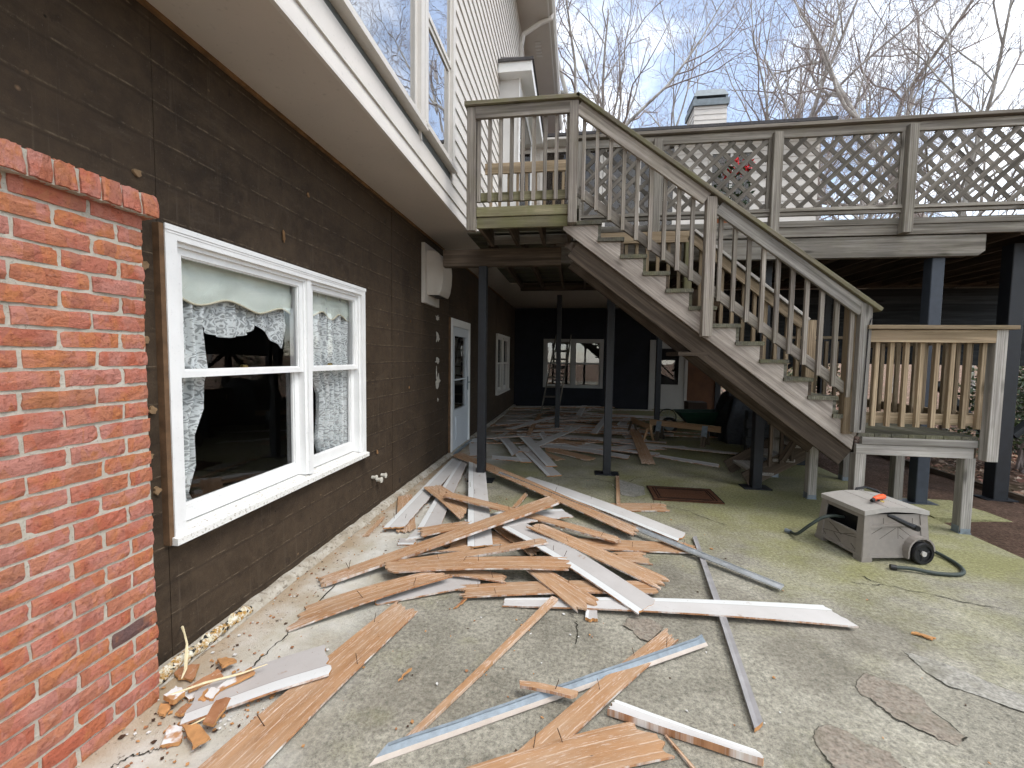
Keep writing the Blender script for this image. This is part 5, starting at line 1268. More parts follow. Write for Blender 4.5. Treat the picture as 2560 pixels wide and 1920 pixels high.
# faint factory print on the long board
letter_mat = plain('faded_ink', (.05, .035, .03), .9, .3, 50)
base = bpy.data.objects['siding_board']
q = [Vector(p) for p in BOARDS[0][2]]
ax = (q[2] - q[0]).normalized(); ay = Vector((-ax.y, ax.x, 0))
for txt, s, t, sz in (('U S 1', .50, .52, .075), ('R', .36, .50, .05), ('(S)', .26, .52, .06), ('II', .45, .40, .035)):
    cu = bpy.data.curves.new('print', 'FONT'); cu.body = txt; cu.size = sz; cu.align_x = 'CENTER'; cu.align_y = 'CENTER'
    tmp = bpy.data.objects.new('tmp', cu); COL.objects.link(tmp)
    dg = bpy.context.evaluated_depsgraph_get(); me = bpy.data.meshes.new_from_object(tmp.evaluated_get(dg)); bpy.data.objects.remove(tmp)
    me.materials.clear(); me.materials.append(letter_mat)
    p = (q[0].lerp(q[1], t)).lerp(q[2].lerp(q[3], t), s); p.z = max(v.co.z for v in base.data.vertices) + base.location.z + .0012
    o = bpy.data.objects.new('printed_letters', me); COL.objects.link(o); o.parent = base
    M = Matrix((ax, ay, Vector((0, 0, 1)))).transposed().to_4x4(); M.translation = p - base.location; o.matrix_basis = M
# scraps in the brick corner
def make_scrap(name, kind, pts, th, label, seed):
    rg = random.Random(seed); P = [Vector(p) for p in pts]; out = []
    n = len(P)
    for i in range(n):
        a, b = P[i], P[(i + 1) % n]
        for k in range(4):
            p = a.lerp(b, k / 4)
            if k: p = p + Vector((rg.uniform(-.006, .006), rg.uniform(-.006, .006), rg.uniform(-.001, .001)))
            out.append(p)
    c = sum(out, Vector()) / len(out)
    tx, ty = rg.uniform(-.12, .12), rg.uniform(-.12, .12)
    for p in out: p.z += tx * (p.x - c.x) + ty * (p.y - c.y)
    zb = min(p.z for p in out) - th
    if zb < .003:
        for p in out: p.z += .003 - zb
    m = MB(); N = len(out)
    top = out; bot = [p - Vector((rg.uniform(-.003, .003), rg.uniform(-.003, .003), th)) for p in out]
    area = sum(a.x * b.y - b.x * a.y for a, b in zip(out, out[1:] + out[:1]))
    if area < 0: top = top[::-1]; bot = bot[::-1]
    m.add(top + bot, [tuple(range(N)), tuple(range(2 * N - 1, N - 1, -1))], 0)
    m.m[1] = 2
    for i in range(N): m.f.append((N + i, N + (i + 1) % N, (i + 1) % N, i)); m.m.append(1)
    T = {'b': scrap_brown, 'm': scrap_mixed, 't': tan_mat, 'w': scrap_white}[kind]
    m.thing(name, [T, tan_mat, scrap_brown], label, 'scrap', group='broken scraps in the brick corner')
def scrap_material(name, lo, hi, mixw):
    g = G(name); v = g.vec(g.co(), jitter=True); n1 = g.noise(v, 9, 5, .6); n2 = g.noise(v, 60, 5, .75)
    c = g.mix(g.ramp(n1, .3, .7), lo, hi); c = g.mix(g.ramp(n2, .58, .7, 0, .7), c, (.60, .50, .42))
    if mixw: c = g.mix(g.ramp(g.noise(v, 7, 4, .5), .44, .48, 0, mixw), c, (.66, .65, .64))
    return g.done(c, .85, g.bump(n2, .5, .004), 0, .2)
scrap_brown = scrap_material('scrap_brown_back', (.26, .11, .05), (.42, .21, .11), 0)
scrap_mixed = scrap_material('scrap_half_painted', (.36, .18, .08), (.46, .26, .14), 1.0)
scrap_white = scrap_material('scrap_white_paint', (.58, .56, .54), (.70, .69, .67), 0)
for k, (name, kind, pts, th, label) in enumerate(SCRAPS): make_scrap(name, kind, pts, th, label, 100 + k)
cream_wood = plain('fresh_splinter', (.66, .56, .36), .8, .15, 20)
m = MB(); m.tube([(-1.80, 1.70, .05), (-1.83, 1.75, .055), (-1.875, 1.80, .09), (-1.90, 1.83, .12), (-1.92, 1.838, .165), (-1.93, 1.835, .205)], [.003, .007, .008, .005, .004, .006], 5)
m.thing('wood_splinter', cream_wood, 'curved pale splinter standing up against the dark wall', 'splinter')
m = MB(); m.tube([(-1.77, 1.60, .05), (-1.66, 1.68, .062), (-1.52, 1.75, .075), (-1.44, 1.81, .085)], [.003, .006, .005, .002], 5)
m.thing('wood_splinter', cream_wood, 'long pale splinter lying over the corner heap', 'splinter')
m = MB(); m.tube([(-1.62, 1.45, .012), (-1.55, 1.53, .02), (-1.47, 1.62, .03)], [.002, .004, .002], 5)
m.thing('wood_splinter', cream_wood, 'short pale splinter at the front of the corner heap', 'splinter')
# metal strip with a white flange
flange_mat = scrap_material('pinkish_white_flange', (.40, .34, .29), (.50, .44, .39), 0)
e0a, e0b = Vector((-.754, 1.473, .003)), Vector((.755, 2.409, .020)); e2a, e2b = Vector((-.705, 1.545, .040)), Vector((.722, 2.428, .058))
m = MB(); n = 40; rows = []
for i in range(n + 1):
    s = i / n; a = e0a.lerp(e0b, s); c = e2a.lerp(e2b, s); b = a.lerp(c, .34); b.z = a.z + .013
    w1 = .004 * noise.noise(Vector((s * 9, 0, 0))) + (.01 if i == n else 0)
    c = c + Vector((0, 0, w1)); rows += [a, b, c, c + Vector((.006, -.008, -.003))]
dn = Vector((0, 0, -.0022)); V2 = [p + dn for p in rows]
m.v = [tuple(p) for p in rows + V2]; K = len(rows)
for i in range(n):
    for j, mi_ in ((0, 0), (1, 1), (2, 1)):
        a = 4 * i + j; m.f.append((a, a + 4, a + 5, a + 1)); m.m.append(mi_); m.f.append((K + a + 1, K + a + 5, K + a + 4, K + a)); m.m.append(mi_)
m.thing('metal_flashing', [flange_mat, galv], 'bent galvanised flashing strip with white edge across the foreground', 'flashing')
m = MB(); a0, a1, b0, b1 = Vector((-.935, 5.36, .115)), Vector((-.945, 5.30, .105)), Vector((1.452, 3.125, .034)), Vector((1.412, 3.085, .026)); n = 30
for i in range(n + 1):
    s = i / n; p, q_ = a0.lerp(b0, s), a1.lerp(b1, s); up_ = Vector((0, 0, .03))
    m.v += [tuple(p + up_ * .4), tuple(p), tuple(q_), tuple(q_ + up_ * .25), tuple(p + up_ * .4 + Vector((.002, .002, 0))), tuple(p - Vector((0, 0, .002))), tuple(q_ - Vector((0, 0, .002))), tuple(q_ + up_ * .25 - Vector((.002, .002, 0)))]
for i in range(n):
    for j in (0, 1, 2):
        a = 8 * i + j; m.f.append((a, a + 8, a + 9, a + 1)); m.m.append(0); a += 4; m.f.append((a + 1, a + 9, a + 8, a)); m.m.append(0)
m.thing('metal_drip_edge', alu, 'long shiny metal drip edge lying over the right side of the pile', 'flashing')
# dim heap further back, boards nobody could tell apart
rng = random.Random(77)
for k in range(62):
    f = k / 62
    y = rng.uniform(7.3, 12.9); x = rng.uniform(-1.25, 1.6); L = rng.uniform(1.2, 3.2); wd = rng.uniform(.09, .2); an = rng.uniform(-.38, .38) + (1.2 if rng.random() < .12 else 0)
    dx, dy = math.cos(an) * L / 2, math.sin(an) * L / 2; nx, ny = -math.sin(an) * wd / 2, math.cos(an) * wd / 2
    x = max(-1.9 + abs(dx) * 1.02 + .05, min(x, 2.4 - abs(dx) * .6)); h = .01 + (.16 * rng.random() if y > 9.5 else .05 * rng.random()); h2 = h + rng.uniform(-.01, .06)
    qq = [(x - dx - nx, y - dy - ny, h), (x - dx + nx, y - dy + ny, h), (x + dx - nx, y + dy - ny, h2), (x + dx + nx, y + dy + ny, h2)]
    make_board('siding_board', rng.choice('wwwb'), qq, .012, 0, 'loose siding board in the dim heap before the rear wall', 'board', 'boards in the dim heap', 300 + k, ns=6)
# small chips and crumbs
m = MB(); rng = random.Random(5)
for k in range(900):
    z = rng.random()
    if z < .45: x, y = -1.95 + abs(rng.gauss(0, .28)), rng.uniform(1.2, 6.5)
    elif z < .7: x, y = rng.gauss(-1.5, .15), rng.gauss(1.6, .18)
    else: x, y = rng.gauss(-.2, .9), rng.gauss(3.2, 1.1)
    if x < -1.93 or y < 1.0: continue
    s = rng.uniform(.002, .012) * (1.4 if rng.random() < .06 else 1); an = rng.uniform(0, 6.3); e = rng.uniform(.3, 1)
    c_, s_ = math.cos(an) * s, math.sin(an) * s
    pts = [(x + c_, y + s_, .005), (x - s_ * e, y + c_ * e, .006), (x - c_ * .8, y - s_ * .8, .005), (x + s_ * e, y - c_ * e, .0055)]
    m.prism(pts, (0, 0, s * .35), rng.choice([0, 0, 1, 1, 2, 3]))
o = m.thing('wood_crumbs', [tan_mat, scrap_brown, scrap_white, nail_mat], 'small brown and white chips strewn over the concrete', 'debris', (0, 3, 0)); o['kind'] = 'stuff'
for k, (x, y, dx, dy, w, lab) in enumerate(((2.02, 2.72, .05, -.02, .012, 'lone pale wood chip on bare concrete at the right'), (-.69, 2.58, .03, .05, .02, 'small dark brown chip right of the long printed board'), (-.42, 2.02, .02, .03, .018, 'curled brown chip beside the long printed board'), (-.79, 1.93, .02, .04, .012, 'tan chip lying on the long printed board'))):
    z = .018 if k == 3 else .004
    make_scrap('wood_chip', 't' if k != 1 else 'b', [(x - dx, y - dy, z + .01), (x - dx * .5 + w * .5, y - dy + w, z + .012), (x + dx, y + dy, z + .012), (x + dx * .4 - w * .5, y + dy - w, z + .01)], .009, lab, 500 + k)

# ------------------------------------------------------------------ hose box
TH = rad(11); B0 = Vector((2.278, 3.70, 0))
def HL(x, y, z): return (B0.x + x * math.cos(TH) - y * math.sin(TH), B0.y + x * math.sin(TH) + y * math.cos(TH), z)
hb = thing('hose_box', 'taupe resin hose reel box with black wheel on the mossy patio', 'hose box', HL(.29, .24, 0))
HWD, HDP, HH = .56, .48, .375
def face(px, pz, side, out=0.0):
    """point on the tapered front (side 0) or left (side 1) face"""
    i = .028 * pz / HH
    return HL(px, i - out, pz) if side == 0 else HL(i - out, px, pz)
m = MB()
b4 = [(0, 0), (HWD, 0), (HWD, HDP), (0, HDP)]; i_ = .028
t4 = [(i_, i_), (HWD - i_, i_), (HWD - i_, HDP - i_), (i_, HDP - i_)]
# left wall is split round the hose opening
m.add([HL(x, y, .035) for x, y in b4] + [HL(x, y, HH) for x, y in t4], [(0, 1, 5, 4), (1, 2, 6, 5), (2, 3, 7, 6), (0, 3, 2, 1)])
op = (.085, .415, .215, .335)
def LF(y, z): return face(y, z, 1)
for (ya, yb, za, zb) in ((0.0, HDP, .035, op[2]), (0.0, op[0], op[2], op[3]), (op[1], HDP, op[2], op[3]), (0.0, HDP, op[3], HH)):
    f = lambda y, z: LF(min(max(y, .028 * z / HH), HDP - .028 * z / HH), z)
    m.add([f(ya, za), f(yb, za), f(yb, zb), f(ya, zb)], [(0, 3, 2, 1)])
m.part('body', resin, hb)
m = MB(); m.add([HL(.10, op[0] - .02, op[2] - .06), HL(.10, op[1] + .02, op[2] - .06), HL(.10, op[1] + .02, op[3] + .03), HL(.10, op[0] - .02, op[3] + .03), LF(op[0], op[2]), LF(op[1], op[2]), LF(op[1], op[3]), LF(op[0], op[3])], [(0, 1, 2, 3), (0, 4, 5, 1), (3, 2, 6, 7), (0, 3, 7, 4), (1, 5, 6, 2)]); m.part('hose_opening', black_paint, hb)
def strip(pts, side, wd, out, mat, name, closed=False):
    m = MB()
    for (a, b) in zip(pts, pts[1:]):
        da, db = b[0] - a[0], b[1] - a[1]; ln = math.hypot(da, db); nx, nz = -db / ln * wd / 2, da / ln * wd / 2
        A_ = [face(a[0] + nx, a[1] + nz, side, -.006), face(b[0] + nx, b[1] + nz, side, -.006), face(b[0] - nx, b[1] - nz, side, -.006), face(a[0] - nx, a[1] - nz, side, -.006)]
        B_ = [face(a[0] + nx, a[1] + nz, side, out), face(b[0] + nx, b[1] + nz, side, out), face(b[0] - nx, b[1] - nz, side, out), face(a[0] - nx, a[1] - nz, side, out)]
        m.add(A_ + B_, [(0, 1, 2, 3), (7, 6, 5, 4), (0, 4, 5, 1), (1, 5, 6, 2), (2, 6, 7, 3), (3, 7, 4, 0)])
    m.part(name, mat, hb)
for side, W_ in ((0, HWD), (1, HDP)):
    strip([(.03, .03), (.05, HH)], side, .06, .008, resin, 'corner_post'); strip([(W_ - .03, .03), (W_ - .05, HH)], side, .06, .008, resin, 'corner_post')
    strip([(.05, .045), (W_ - .05, .045)], side, .022, .0085, resin, 'base_moulding')
strip([(.065, .205), (HDP - .065, .205)], 1, .02, .009, resin, 'opening_sill')
strip([(.07, .275), (.2, .29), (.35, .292), (.53, .275)], 0, .02, .009, resin, 'arched_moulding')
groove = plain('resin_groove', (.075, .064, .055), .8, .2, 20)
for ln in ([(.30, .06), (.30, .27)], [(.08, .15), (.40, .15)], [(.08, .22), (.17, .27)], [(.10, .15), (.28, .265)], [(.31, .27), (.42, .19)], [(.44, .27), (.52, .21)], [(.09, .12), (.16, .06)], [(.14, .15), (.25, .06)], [(.24, .15), (.30, .10)], [(.31, .21), (.38, .15)], [(.18, .30), (.18, .345)], [(.42, .30), (.42, .345)]): strip(ln, 0, .004, .0015, groove, 'groove')
for ln in ([(.06, .17), (.44, .10)], [(.10, .185), (.20, .15)], [(.36, .19), (.25, .15)], [(.30, .12), (.22, .07)], [(.42, .10), (.38, .07)], [(.30, .16), (.22, .13)], [(.12, .10), (.07, .07)]): strip(ln, 1, .004, .0015, groove, 'groove')
for (x, y) in ((.0, .0), (HWD - .07, .0), (.0, HDP - .07), (HWD - .07, HDP - .07)):
    m = MB(); m.prism([HL(x - .008, y - .008, .0), HL(x + .078, y - .008, .0), HL(x + .078, y + .078, .0), HL(x - .008, y + .078, .0)], (0, 0, .036)); m.part('foot', resin, hb)
m = MB()
def lid_fn(u, v): x = .012 + (HWD - .024) * u; return HL(x, .012 + (HDP - .024) * v, .405 + .030 * math.sin(math.pi * u))
m.grid(lid_fn, 16, 3)
bs = len(m.v)
ring = [(i / 16, 0) for i in range(17)] + [(1, j / 3) for j in range(1, 4)] + [(i / 16, 1) for i in range(15, -1, -1)] + [(0, j / 3) for j in range(2, 0, -1)]
tp = [Vector(lid_fn(*p)) for p in ring]; bt = [Vector((p.x, p.y, p.z - .036)) for p in tp]; N = len(tp)
m.add(tp + bt, [(i, (i + 1) % N, N + (i + 1) % N, N + i) for i in range(N)] + [tuple(range(N, 2 * N))])
lid = m.part('lid', resin_lid, hb)
for u in (.36, .66):
    m = MB(); 
    for k in range(3): a, b = Vector(lid_fn(u, k / 3)), Vector(lid_fn(u, (k + 1) / 3)); m.add([a + Vector((-.002, 0, .0012)), b + Vector((-.002, 0, .0012)), b + Vector((.002, 0, .0012)), a + Vector((.002, 0, .0012))], [(0, 3, 2, 1)])
    m.part('lid_groove', groove, lid)
def wheel(y):
    cx, cz, r = .448, .088, .086
    m = MB(); pts = [HL(cx + r * .86 * math.cos(a), y, cz + r * .86 * math.sin(a)) for a in [2 * math.pi * k / 28 for k in range(29)]]
    prof = [(r * .72, -.022), (r * .95, -.024), (r, -.012), (r, .012), (r * .95, .024), (r * .72, .022)]
    vs = []; n = 30
    for k in range(n):
        a = 2 * math.pi * k / n
        for (rr, yy) in prof: vs.append(HL(cx + rr * math.cos(a), y + yy, cz + rr * math.sin(a)))
    P_ = len(prof); m.add(vs, [(k * P_ + j, ((k + 1) % n) * P_ + j, ((k + 1) % n) * P_ + (j + 1) % P_, k * P_ + (j + 1) % P_) for k in range(n) for j in range(P_)])
    w = m.part('wheel', black_paint, hb, False)
    m = MB(); m.tube([HL(cx, y - .012, cz), HL(cx, y + .012, cz)], r * .73, 28); m.part('wheel_disc', rubber, w)
    m = MB(); m.tube([HL(cx, y - .026, cz), HL(cx, y - .012, cz)], .020, 16); m.part('hub_cap', plain('hub_grey', (.42, .40, .37), .5), w)
    for k in range(3):
        a = .3 + k * 2.09; m = MB(); m.tube([HL(cx + .024 * math.cos(a), y - .014, cz + .024 * math.sin(a)), HL(cx + .056 * math.cos(a), y - .014, cz + .056 * math.sin(a))], .004, 5); m.part('spoke_rib', black_paint, w)
wheel(-.040); wheel(HDP + .04)
m = MB(); arc = [(.448 + .112 * math.cos(a), .10 + .112 * math.sin(a)) for a in [math.pi * (1 - k / 10) for k in range(11)]]; arc = [(.336, .04)] + arc
for (a, b) in zip(arc, arc[1:]):
    A_ = [HL(a[0], .02, a[1]), HL(b[0], .02, b[1]), HL(b[0], -.045, b[1]), HL(a[0], -.045, a[1])]
    c1 = (.448 + (a[0] - .448) * .88, .10 + (a[1] - .10) * .88); c2 = (.448 + (b[0] - .448) * .88, .10 + (b[1] - .10) * .88)
    m.add(A_ + [HL(c1[0], .02, c1[1]), HL(c2[0], .02, c2[1]), HL(c2[0], -.045, c2[1]), HL(c1[0], -.045, c1[1])], [(0, 1, 2, 3), (7, 6, 5, 4), (0, 4, 5, 1), (3, 2, 6, 7)])
m.part('wheel_arch', resin, hb)
m = MB(); m.tube([HL(.17, -.02, .385), HL(.20, -.035, .375), HL(.30, -.05, .325), HL(.36, -.06, .30), HL(.375, -.06, .29)], [.012, .018, .020, .024, .020], 8); m.tube([HL(.36, -.03, .30), HL(.36, -.085, .30)], .022, 10); m.part('crank_handle', black_paint, hb)
m = MB(); m.tube([HL(.34, HDP + .01, .40), HL(.38, HDP + .03, .435), HL(.48, HDP + .05, .44), HL(.58, HDP + .045, .41), HL(.63, HDP + .01, .36)], .012, 8); m.part('rear_handle', black_paint, hb)
orange = plain('orange_plastic', (.72, .10, .028), .45, .08, 20)
nz_ = thing('spray_nozzle', 'orange spray nozzle lying on the hose box lid', 'nozzle', HL(.24, .16, .452))
m = MB(); m.tube([HL(.185, .13, .462), HL(.20, .135, .466), HL(.24, .15, .468), HL(.29, .172, .468), HL(.325, .188, .466), HL(.335, .192, .466)], [.010, .017, .021, .024, .021, .010], 12); m.part('grip', orange, nz_, True)
m = MB(); m.tube([HL(.19, .13, .462), HL(.17, .12, .458), HL(.155, .112, .456)], [.012, .016, .013], 10); m.tube([HL(.205, .11, .462), HL(.25, .115, .462)], .006, 6); m.part('tip', black_paint, nz_)
m = MB(); m.tube([HL(.215, .10, .458), HL(.235, .085, .456)], .008, 8); m.part('brass_fitting', brass, nz_)
hose_green = plain('green_garden_hose', (.036, .046, .040), .5, .15, 30)
def smooth_path(P, n=10):
    P = [Vector(p) for p in P]; P = [P[0] * 2 - P[1]] + P + [P[-1] * 2 - P[-2]]; out = []
    for i in range(1, len(P) - 2):
        for k in range(n):
            t = k / n; a, b, c_, d_ = P[i - 1], P[i], P[i + 1], P[i + 2]
            out.append(.5 * ((2 * b) + (c_ - a) * t + (2 * a - 5 * b + 4 * c_ - d_) * t * t + (3 * b - a - 3 * c_ + d_) * t ** 3))
    return out + [P[-2]]
gh = thing('garden_hose', 'green hose end coming out of the hose box opening', 'hose', (1.97, 4.2, 0))
m = MB(); m.tube(smooth_path([HL(.09, .30, .25), HL(.0, .30, .262), HL(-.09, .32, .235), HL(-.17, .36, .15), HL(-.22, .43, .05), (1.985, 4.20, .019), (1.965, 4.222, .019)]), .0135, 10); m.part('hose', hose_green, gh, True)
m = MB(); m.tube([(1.985, 4.20, .02), (1.955, 4.235, .02)], .0195, 12); m.part('coupling', galv, gh)
bh = thing('leader_hose', 'dark hose looping round the right side of the hose box', 'hose', (2.7, 3.6, 0))
m = MB(); m.tube(smooth_path([HL(.57, .30, .10), (2.90, 4.06, .05), (2.985, 3.90, .02), (2.965, 3.70, .017), (2.87, 3.575, .017), (2.70, 3.555, .017), (2.55, 3.575, .03), (2.432, 3.595, .022)]), .0145, 10); m.part('hose', hose_green, bh, True)
m = MB(); m.tube([(2.45, 3.592, .022), (2.415, 3.60, .022)], .0205, 12); m.part('coupling', black_paint, bh)
# ------------------------------------------------------------------ doormat
coir = (lambda g: (lambda v: g.done(g.mix(g.ramp(g.noise(v, 140, 4, .8), .3, .7), (.045, .020, .012), (.165, .080, .045)), .95, g.bump(g.noise(v, 160, 3, .8), 1.0, .01), 0, .05))(g.co('World')))(G('brown_coir'))
coir_black = (lambda g: (lambda v: g.done(g.mix(g.ramp(g.noise(v, 140, 4, .8), .3, .7), (.008, .007, .007), (.03, .022, .02)), .95, g.bump(g.noise(v, 160, 3, .8), 1.0, .01), 0, .05))(g.co('World')))(G('black_coir'))
mat_ = thing('doormat', 'brown coir doormat with black border lines on the concrete', 'doormat', (1.28, 5.2, 0))
mx0, mx1, my0, my1 = .905, 1.655, 4.94, 5.462
m = MB(); m.box(mx0, mx1, my0, my1, .003, .015); m.part('base', coir, mat_)
for (ins, w) in ((.0, .010), (.055, .010), (.085, .010)):
    m = MB(); a, b, c_, d_ = mx0 + ins, mx1 - ins, my0 + ins, my1 - ins
    for (p, q2, r2, s2) in ((a, a + w, c_, d_), (b - w, b, c_, d_), (a + w, b - w, c_, c_ + w), (a + w, b - w, d_ - w, d_)): m.box(p, q2, r2, s2, .0145, .0178)
    m.part('border_line', coir_black, mat_)

# ------------------------------------------------------------------ sawhorses
s1 = thing('sawhorse', 'low wooden sawhorse with splayed legs left of the bracketed one', 'sawhorse', (1.35, 8.85, 0))
bar('crossbar', (1.20, 9.36, .30), (1.43, 8.34, .30), .04, .10, W['fresh'], s1)
for (x, y) in ((1.215, 9.27), (1.405, 8.43)):
    for sgn in (-1, 1): bar('leg', (x + sgn * .02, y, .28), (x + sgn * .10, y, .0), .038, .07, W['fresh'] if y < 9 else W['under'], s1, up=(0, 1, 0))
s2 = thing('sawhorse', 'sawhorse with silver leg brackets in front of the wheelbarrow', 'sawhorse', (2.0, 8.6, 0))
pa, pb = Vector((1.50, 8.87, .33)), Vector((2.62, 8.19, .33)); dd = (pb - pa).normalized(); nn = Vector((-dd.y, dd.x, 0))
bar('crossbar', pa, pb, .04, .11, W['fresh'], s2)
for t in (.15, .80):
    c0 = pa.lerp(pb, t)
    for sgn in (-1, 1):
        bar('leg', c0 + nn * sgn * .03 + Vector((0, 0, -.04)), c0 + nn * sgn * .15 + Vector((0, 0, -.33)), .04, .085, W['under'], s2, up=dd)
        bar('bracket', c0 + nn * sgn * .034 + Vector((0, 0, .04)), c0 + nn * sgn * .10 + Vector((0, 0, -.17)), .006, .10, galv, s2, up=dd, ch=.001)
# ------------------------------------------------------------------ wheelbarrow and junk behind
wb = thing('wheelbarrow', 'dark green wheelbarrow with wooden handles behind the bracketed sawhorse', 'wheelbarrow', (2.6, 9.5, 0))
green_steel = plain('green_steel_tray', (.010, .036, .022), .45, .2, 10)
top = [(2.12, 9.22, .50), (3.06, 9.26, .53), (3.06, 9.76, .53), (2.12, 9.80, .50)]; bot = [(2.38, 9.36, .22), (2.90, 9.36, .24), (2.90, 9.66, .24), (2.38, 9.66, .22)]
inn = [(x + (.02 if x < 2.6 else -.02), y + (.02 if y < 9.5 else -.02), z) for x, y, z in top]; inb = [(x + (.02 if x < 2.6 else -.02), y + (.015 if y < 9.5 else -.015), z + .012) for x, y, z in bot]
m = MB(); m.add(top + bot + inn + inb, [(0, 1, 5, 4), (1, 2, 6, 5), (2, 3, 7, 6), (3, 0, 4, 7), (4, 5, 6, 7), (9, 8, 12, 13), (10, 9, 13, 14), (11, 10, 14, 15), (8, 11, 15, 12), (15, 14, 13, 12), (0, 8, 9, 1), (1, 9, 10, 2), (2, 10, 11, 3), (3, 11, 8, 0)]); m.part('tray', green_steel, wb)
bar('handle', (2.02, 9.47, .17), (3.44, 9.30, .52), .04, .045, W['tan'], wb); bar('handle', (2.02, 9.55, .17), (3.42, 9.78, .54), .04, .045, W['tan'], wb)
for y in (9.36, 9.68): m = MB(); m.tube([(2.75, y, .30), (2.80, y, .02), (2.95, y, .015), (3.0, y, .36)], .014, 6); m.part('leg', black_paint, wb)
m = MB(); pts = [(2.0 + .15 * math.cos(a), 9.51, .18 + .15 * math.sin(a)) for a in [2 * math.pi * k / 24 for k in range(25)]]; m.tube(pts, .03, 8, caps=False); wwl = m.part('wheel', rubber, wb, True)
m = MB(); m.tube([(2.0, 9.46, .18), (2.0, 9.56, .18)], .10, 18); m.part('rim', galv_dull, wwl)
cw_ = thing('cart_wheel', 'thin spoked wheel standing behind the wheelbarrow tray', 'wheel', (2.18, 10.6, 0))
m = MB(); pts = [(2.18 + .2 * math.cos(a), 10.6, .21 + .2 * math.sin(a)) for a in [2 * math.pi * k / 30 for k in range(31)]]; m.tube(pts, .012, 6, caps=False); m.part('tyre', rubber, cw_)
m = MB()
for k in range(10): a = k * math.pi / 5; m.tube([(2.18, 10.6, .21), (2.18 + .195 * math.cos(a), 10.6, .21 + .195 * math.sin(a))], .003, 4)
m.part('spokes', galv, cw_)
g = G('black_tarp'); w = g.co('World'); n1 = g.noise(w, 7, 5, .6); tarp_mat = g.done(g.mix(g.ramp(n1, .3, .7), (.010, .012, .015), (.028, .032, .038)), .55, g.bump(n1, .8, .04), 0, .4)
m = MB()
def tarp_fn(u, v):
    x = 2.85 + 1.35 * u; y = 8.55 + 1.0 * v; e = min(u, 1 - u, v, 1 - v)
    k = min(1, e / .10); h = (.72 + .26 * math.sin(math.pi * min(1, u * 1.15 + .05)) + .09 * noise.noise(Vector((x * 3, y * 3, 0)))) * k ** .6
    return (x + .05 * noise.noise(Vector((y * 4, h * 4, 1))), y + .05 * noise.noise(Vector((x * 4, h * 4, 2))), .008 + h)
m.grid(tarp_fn, 40, 30); tp_ = thing('tarp_pile', 'lumpy pile under a black tarp behind the stairs', 'tarp', (3.5, 9, 0)); m.part('tarp', tarp_mat, tp_, True)
m = MB(); m.tube(smooth_path([(3.62, 8.46, .86), (3.58, 8.45, .74), (3.53, 8.45, .62), (3.50, 8.45, .58), (3.50, 8.45, .64), (3.56, 8.45, .76), (3.61, 8.46, .86)]), .008, 6); m.part('rope_loop', cream_wood, tp_)
m = MB(); m.box(2.55, 2.95, 10.2, 10.6, 0, .62); m.box(2.57, 2.93, 10.195, 10.2, .05, .58)
m.thing('cardboard_crate', plain('dark_crate', (.06, .04, .03), .8), 'dark boxy crate between wheelbarrow and brown panel', 'crate')
lad = thing('ladder', 'old wooden ladder leaning on the rear wall window', 'ladder', (-.6, 11.8, 0))
l0, l1, r0, r1 = Vector((-.90, 11.45, .04)), Vector((-.62, 13.90, 2.30)), Vector((-.44, 11.55, .04)), Vector((-.16, 13.90, 2.30))
bar('rail', l0, l1, .03, .07, W['ladder'], lad, up=(0, -.6, .8)); bar('rail', r0, r1, .03, .07, W['ladder'], lad, up=(0, -.6, .8))
for k in range(8): t = .09 + .115 * k; bar('rung', l0.lerp(l1, t), r0.lerp(r1, t), .03, .045, W['ladder'], lad, up=(0, -.6, .8))

# ------------------------------------------------------------------ things on the deck
DZ = 3.126
leaf_red = plain('red_petals', (.55, .015, .02), .6, .2, 20); leaf_dark = plain('pot_plant_leaves', (.035, .07, .03), .6, .3, 20); terracotta = plain('terracotta', (.36, .14, .07), .85, .15, 20)
def leafy(m, c, R3, n, sz, rg, mats, flat=.6):
    for k in range(n):
        d_ = Vector((rg.gauss(0, 1), rg.gauss(0, 1), rg.gauss(0, 1))).normalized() * (rg.random() ** .4)
        p = Vector(c) + Vector((d_.x * R3[0], d_.y * R3[1], d_.z * R3[2]))
        a = Vector((rg.gauss(0, 1), rg.gauss(0, 1), rg.gauss(0, flat))).normalized(); b = a.cross(Vector((rg.gauss(0, .5), rg.gauss(0, .5), 1))).normalized()
        s = sz * rg.uniform(.6, 1.3)
        m.add([p - a * s, p + b * s * .45, p + a * s, p - b * s * .45], [(0, 1, 2, 3)], rg.choice(mats))
rg = random.Random(3)
pl = thing('potted_plant', 'potted plant with red flowers behind the deck lattice', 'plant', (2.25, 7.0, DZ))
m = MB(); m.tube([(2.25, 7, DZ), (2.25, 7, DZ + .04), (2.25, 7, DZ + .5), (2.25, 7, DZ + .55)], [.16, .17, .25, .26], 16); m.part('pot', terracotta, pl)
m = MB(); leafy(m, (2.25, 7, DZ + 1.0), (.28, .28, .45), 260, .05, rg, [0]); m.part('foliage', leaf_dark, pl)
m = MB(); leafy(m, (2.28, 6.95, DZ + 1.28), (.26, .2, .14), 90, .06, rg, [0]); m.part('red_flowers', leaf_red, pl)
oc = thing('water_cooler', 'orange jug with dark lid on the deck near the house', 'cooler', (-.42, 8.3, DZ))
m = MB(); m.tube([(-.42, 8.3, DZ + .35), (-.42, 8.3, DZ + .36), (-.42, 8.3, DZ + .95)], [.12, .15, .145], 16); m.part('body', orange, oc)
m = MB(); m.tube([(-.42, 8.3, DZ + .95), (-.42, 8.3, DZ + 1.02), (-.42, 8.3, DZ + 1.12), (-.42, 8.3, DZ + 1.16)], [.15, .15, .11, .04], 16); m.part('lid', black_paint, oc)
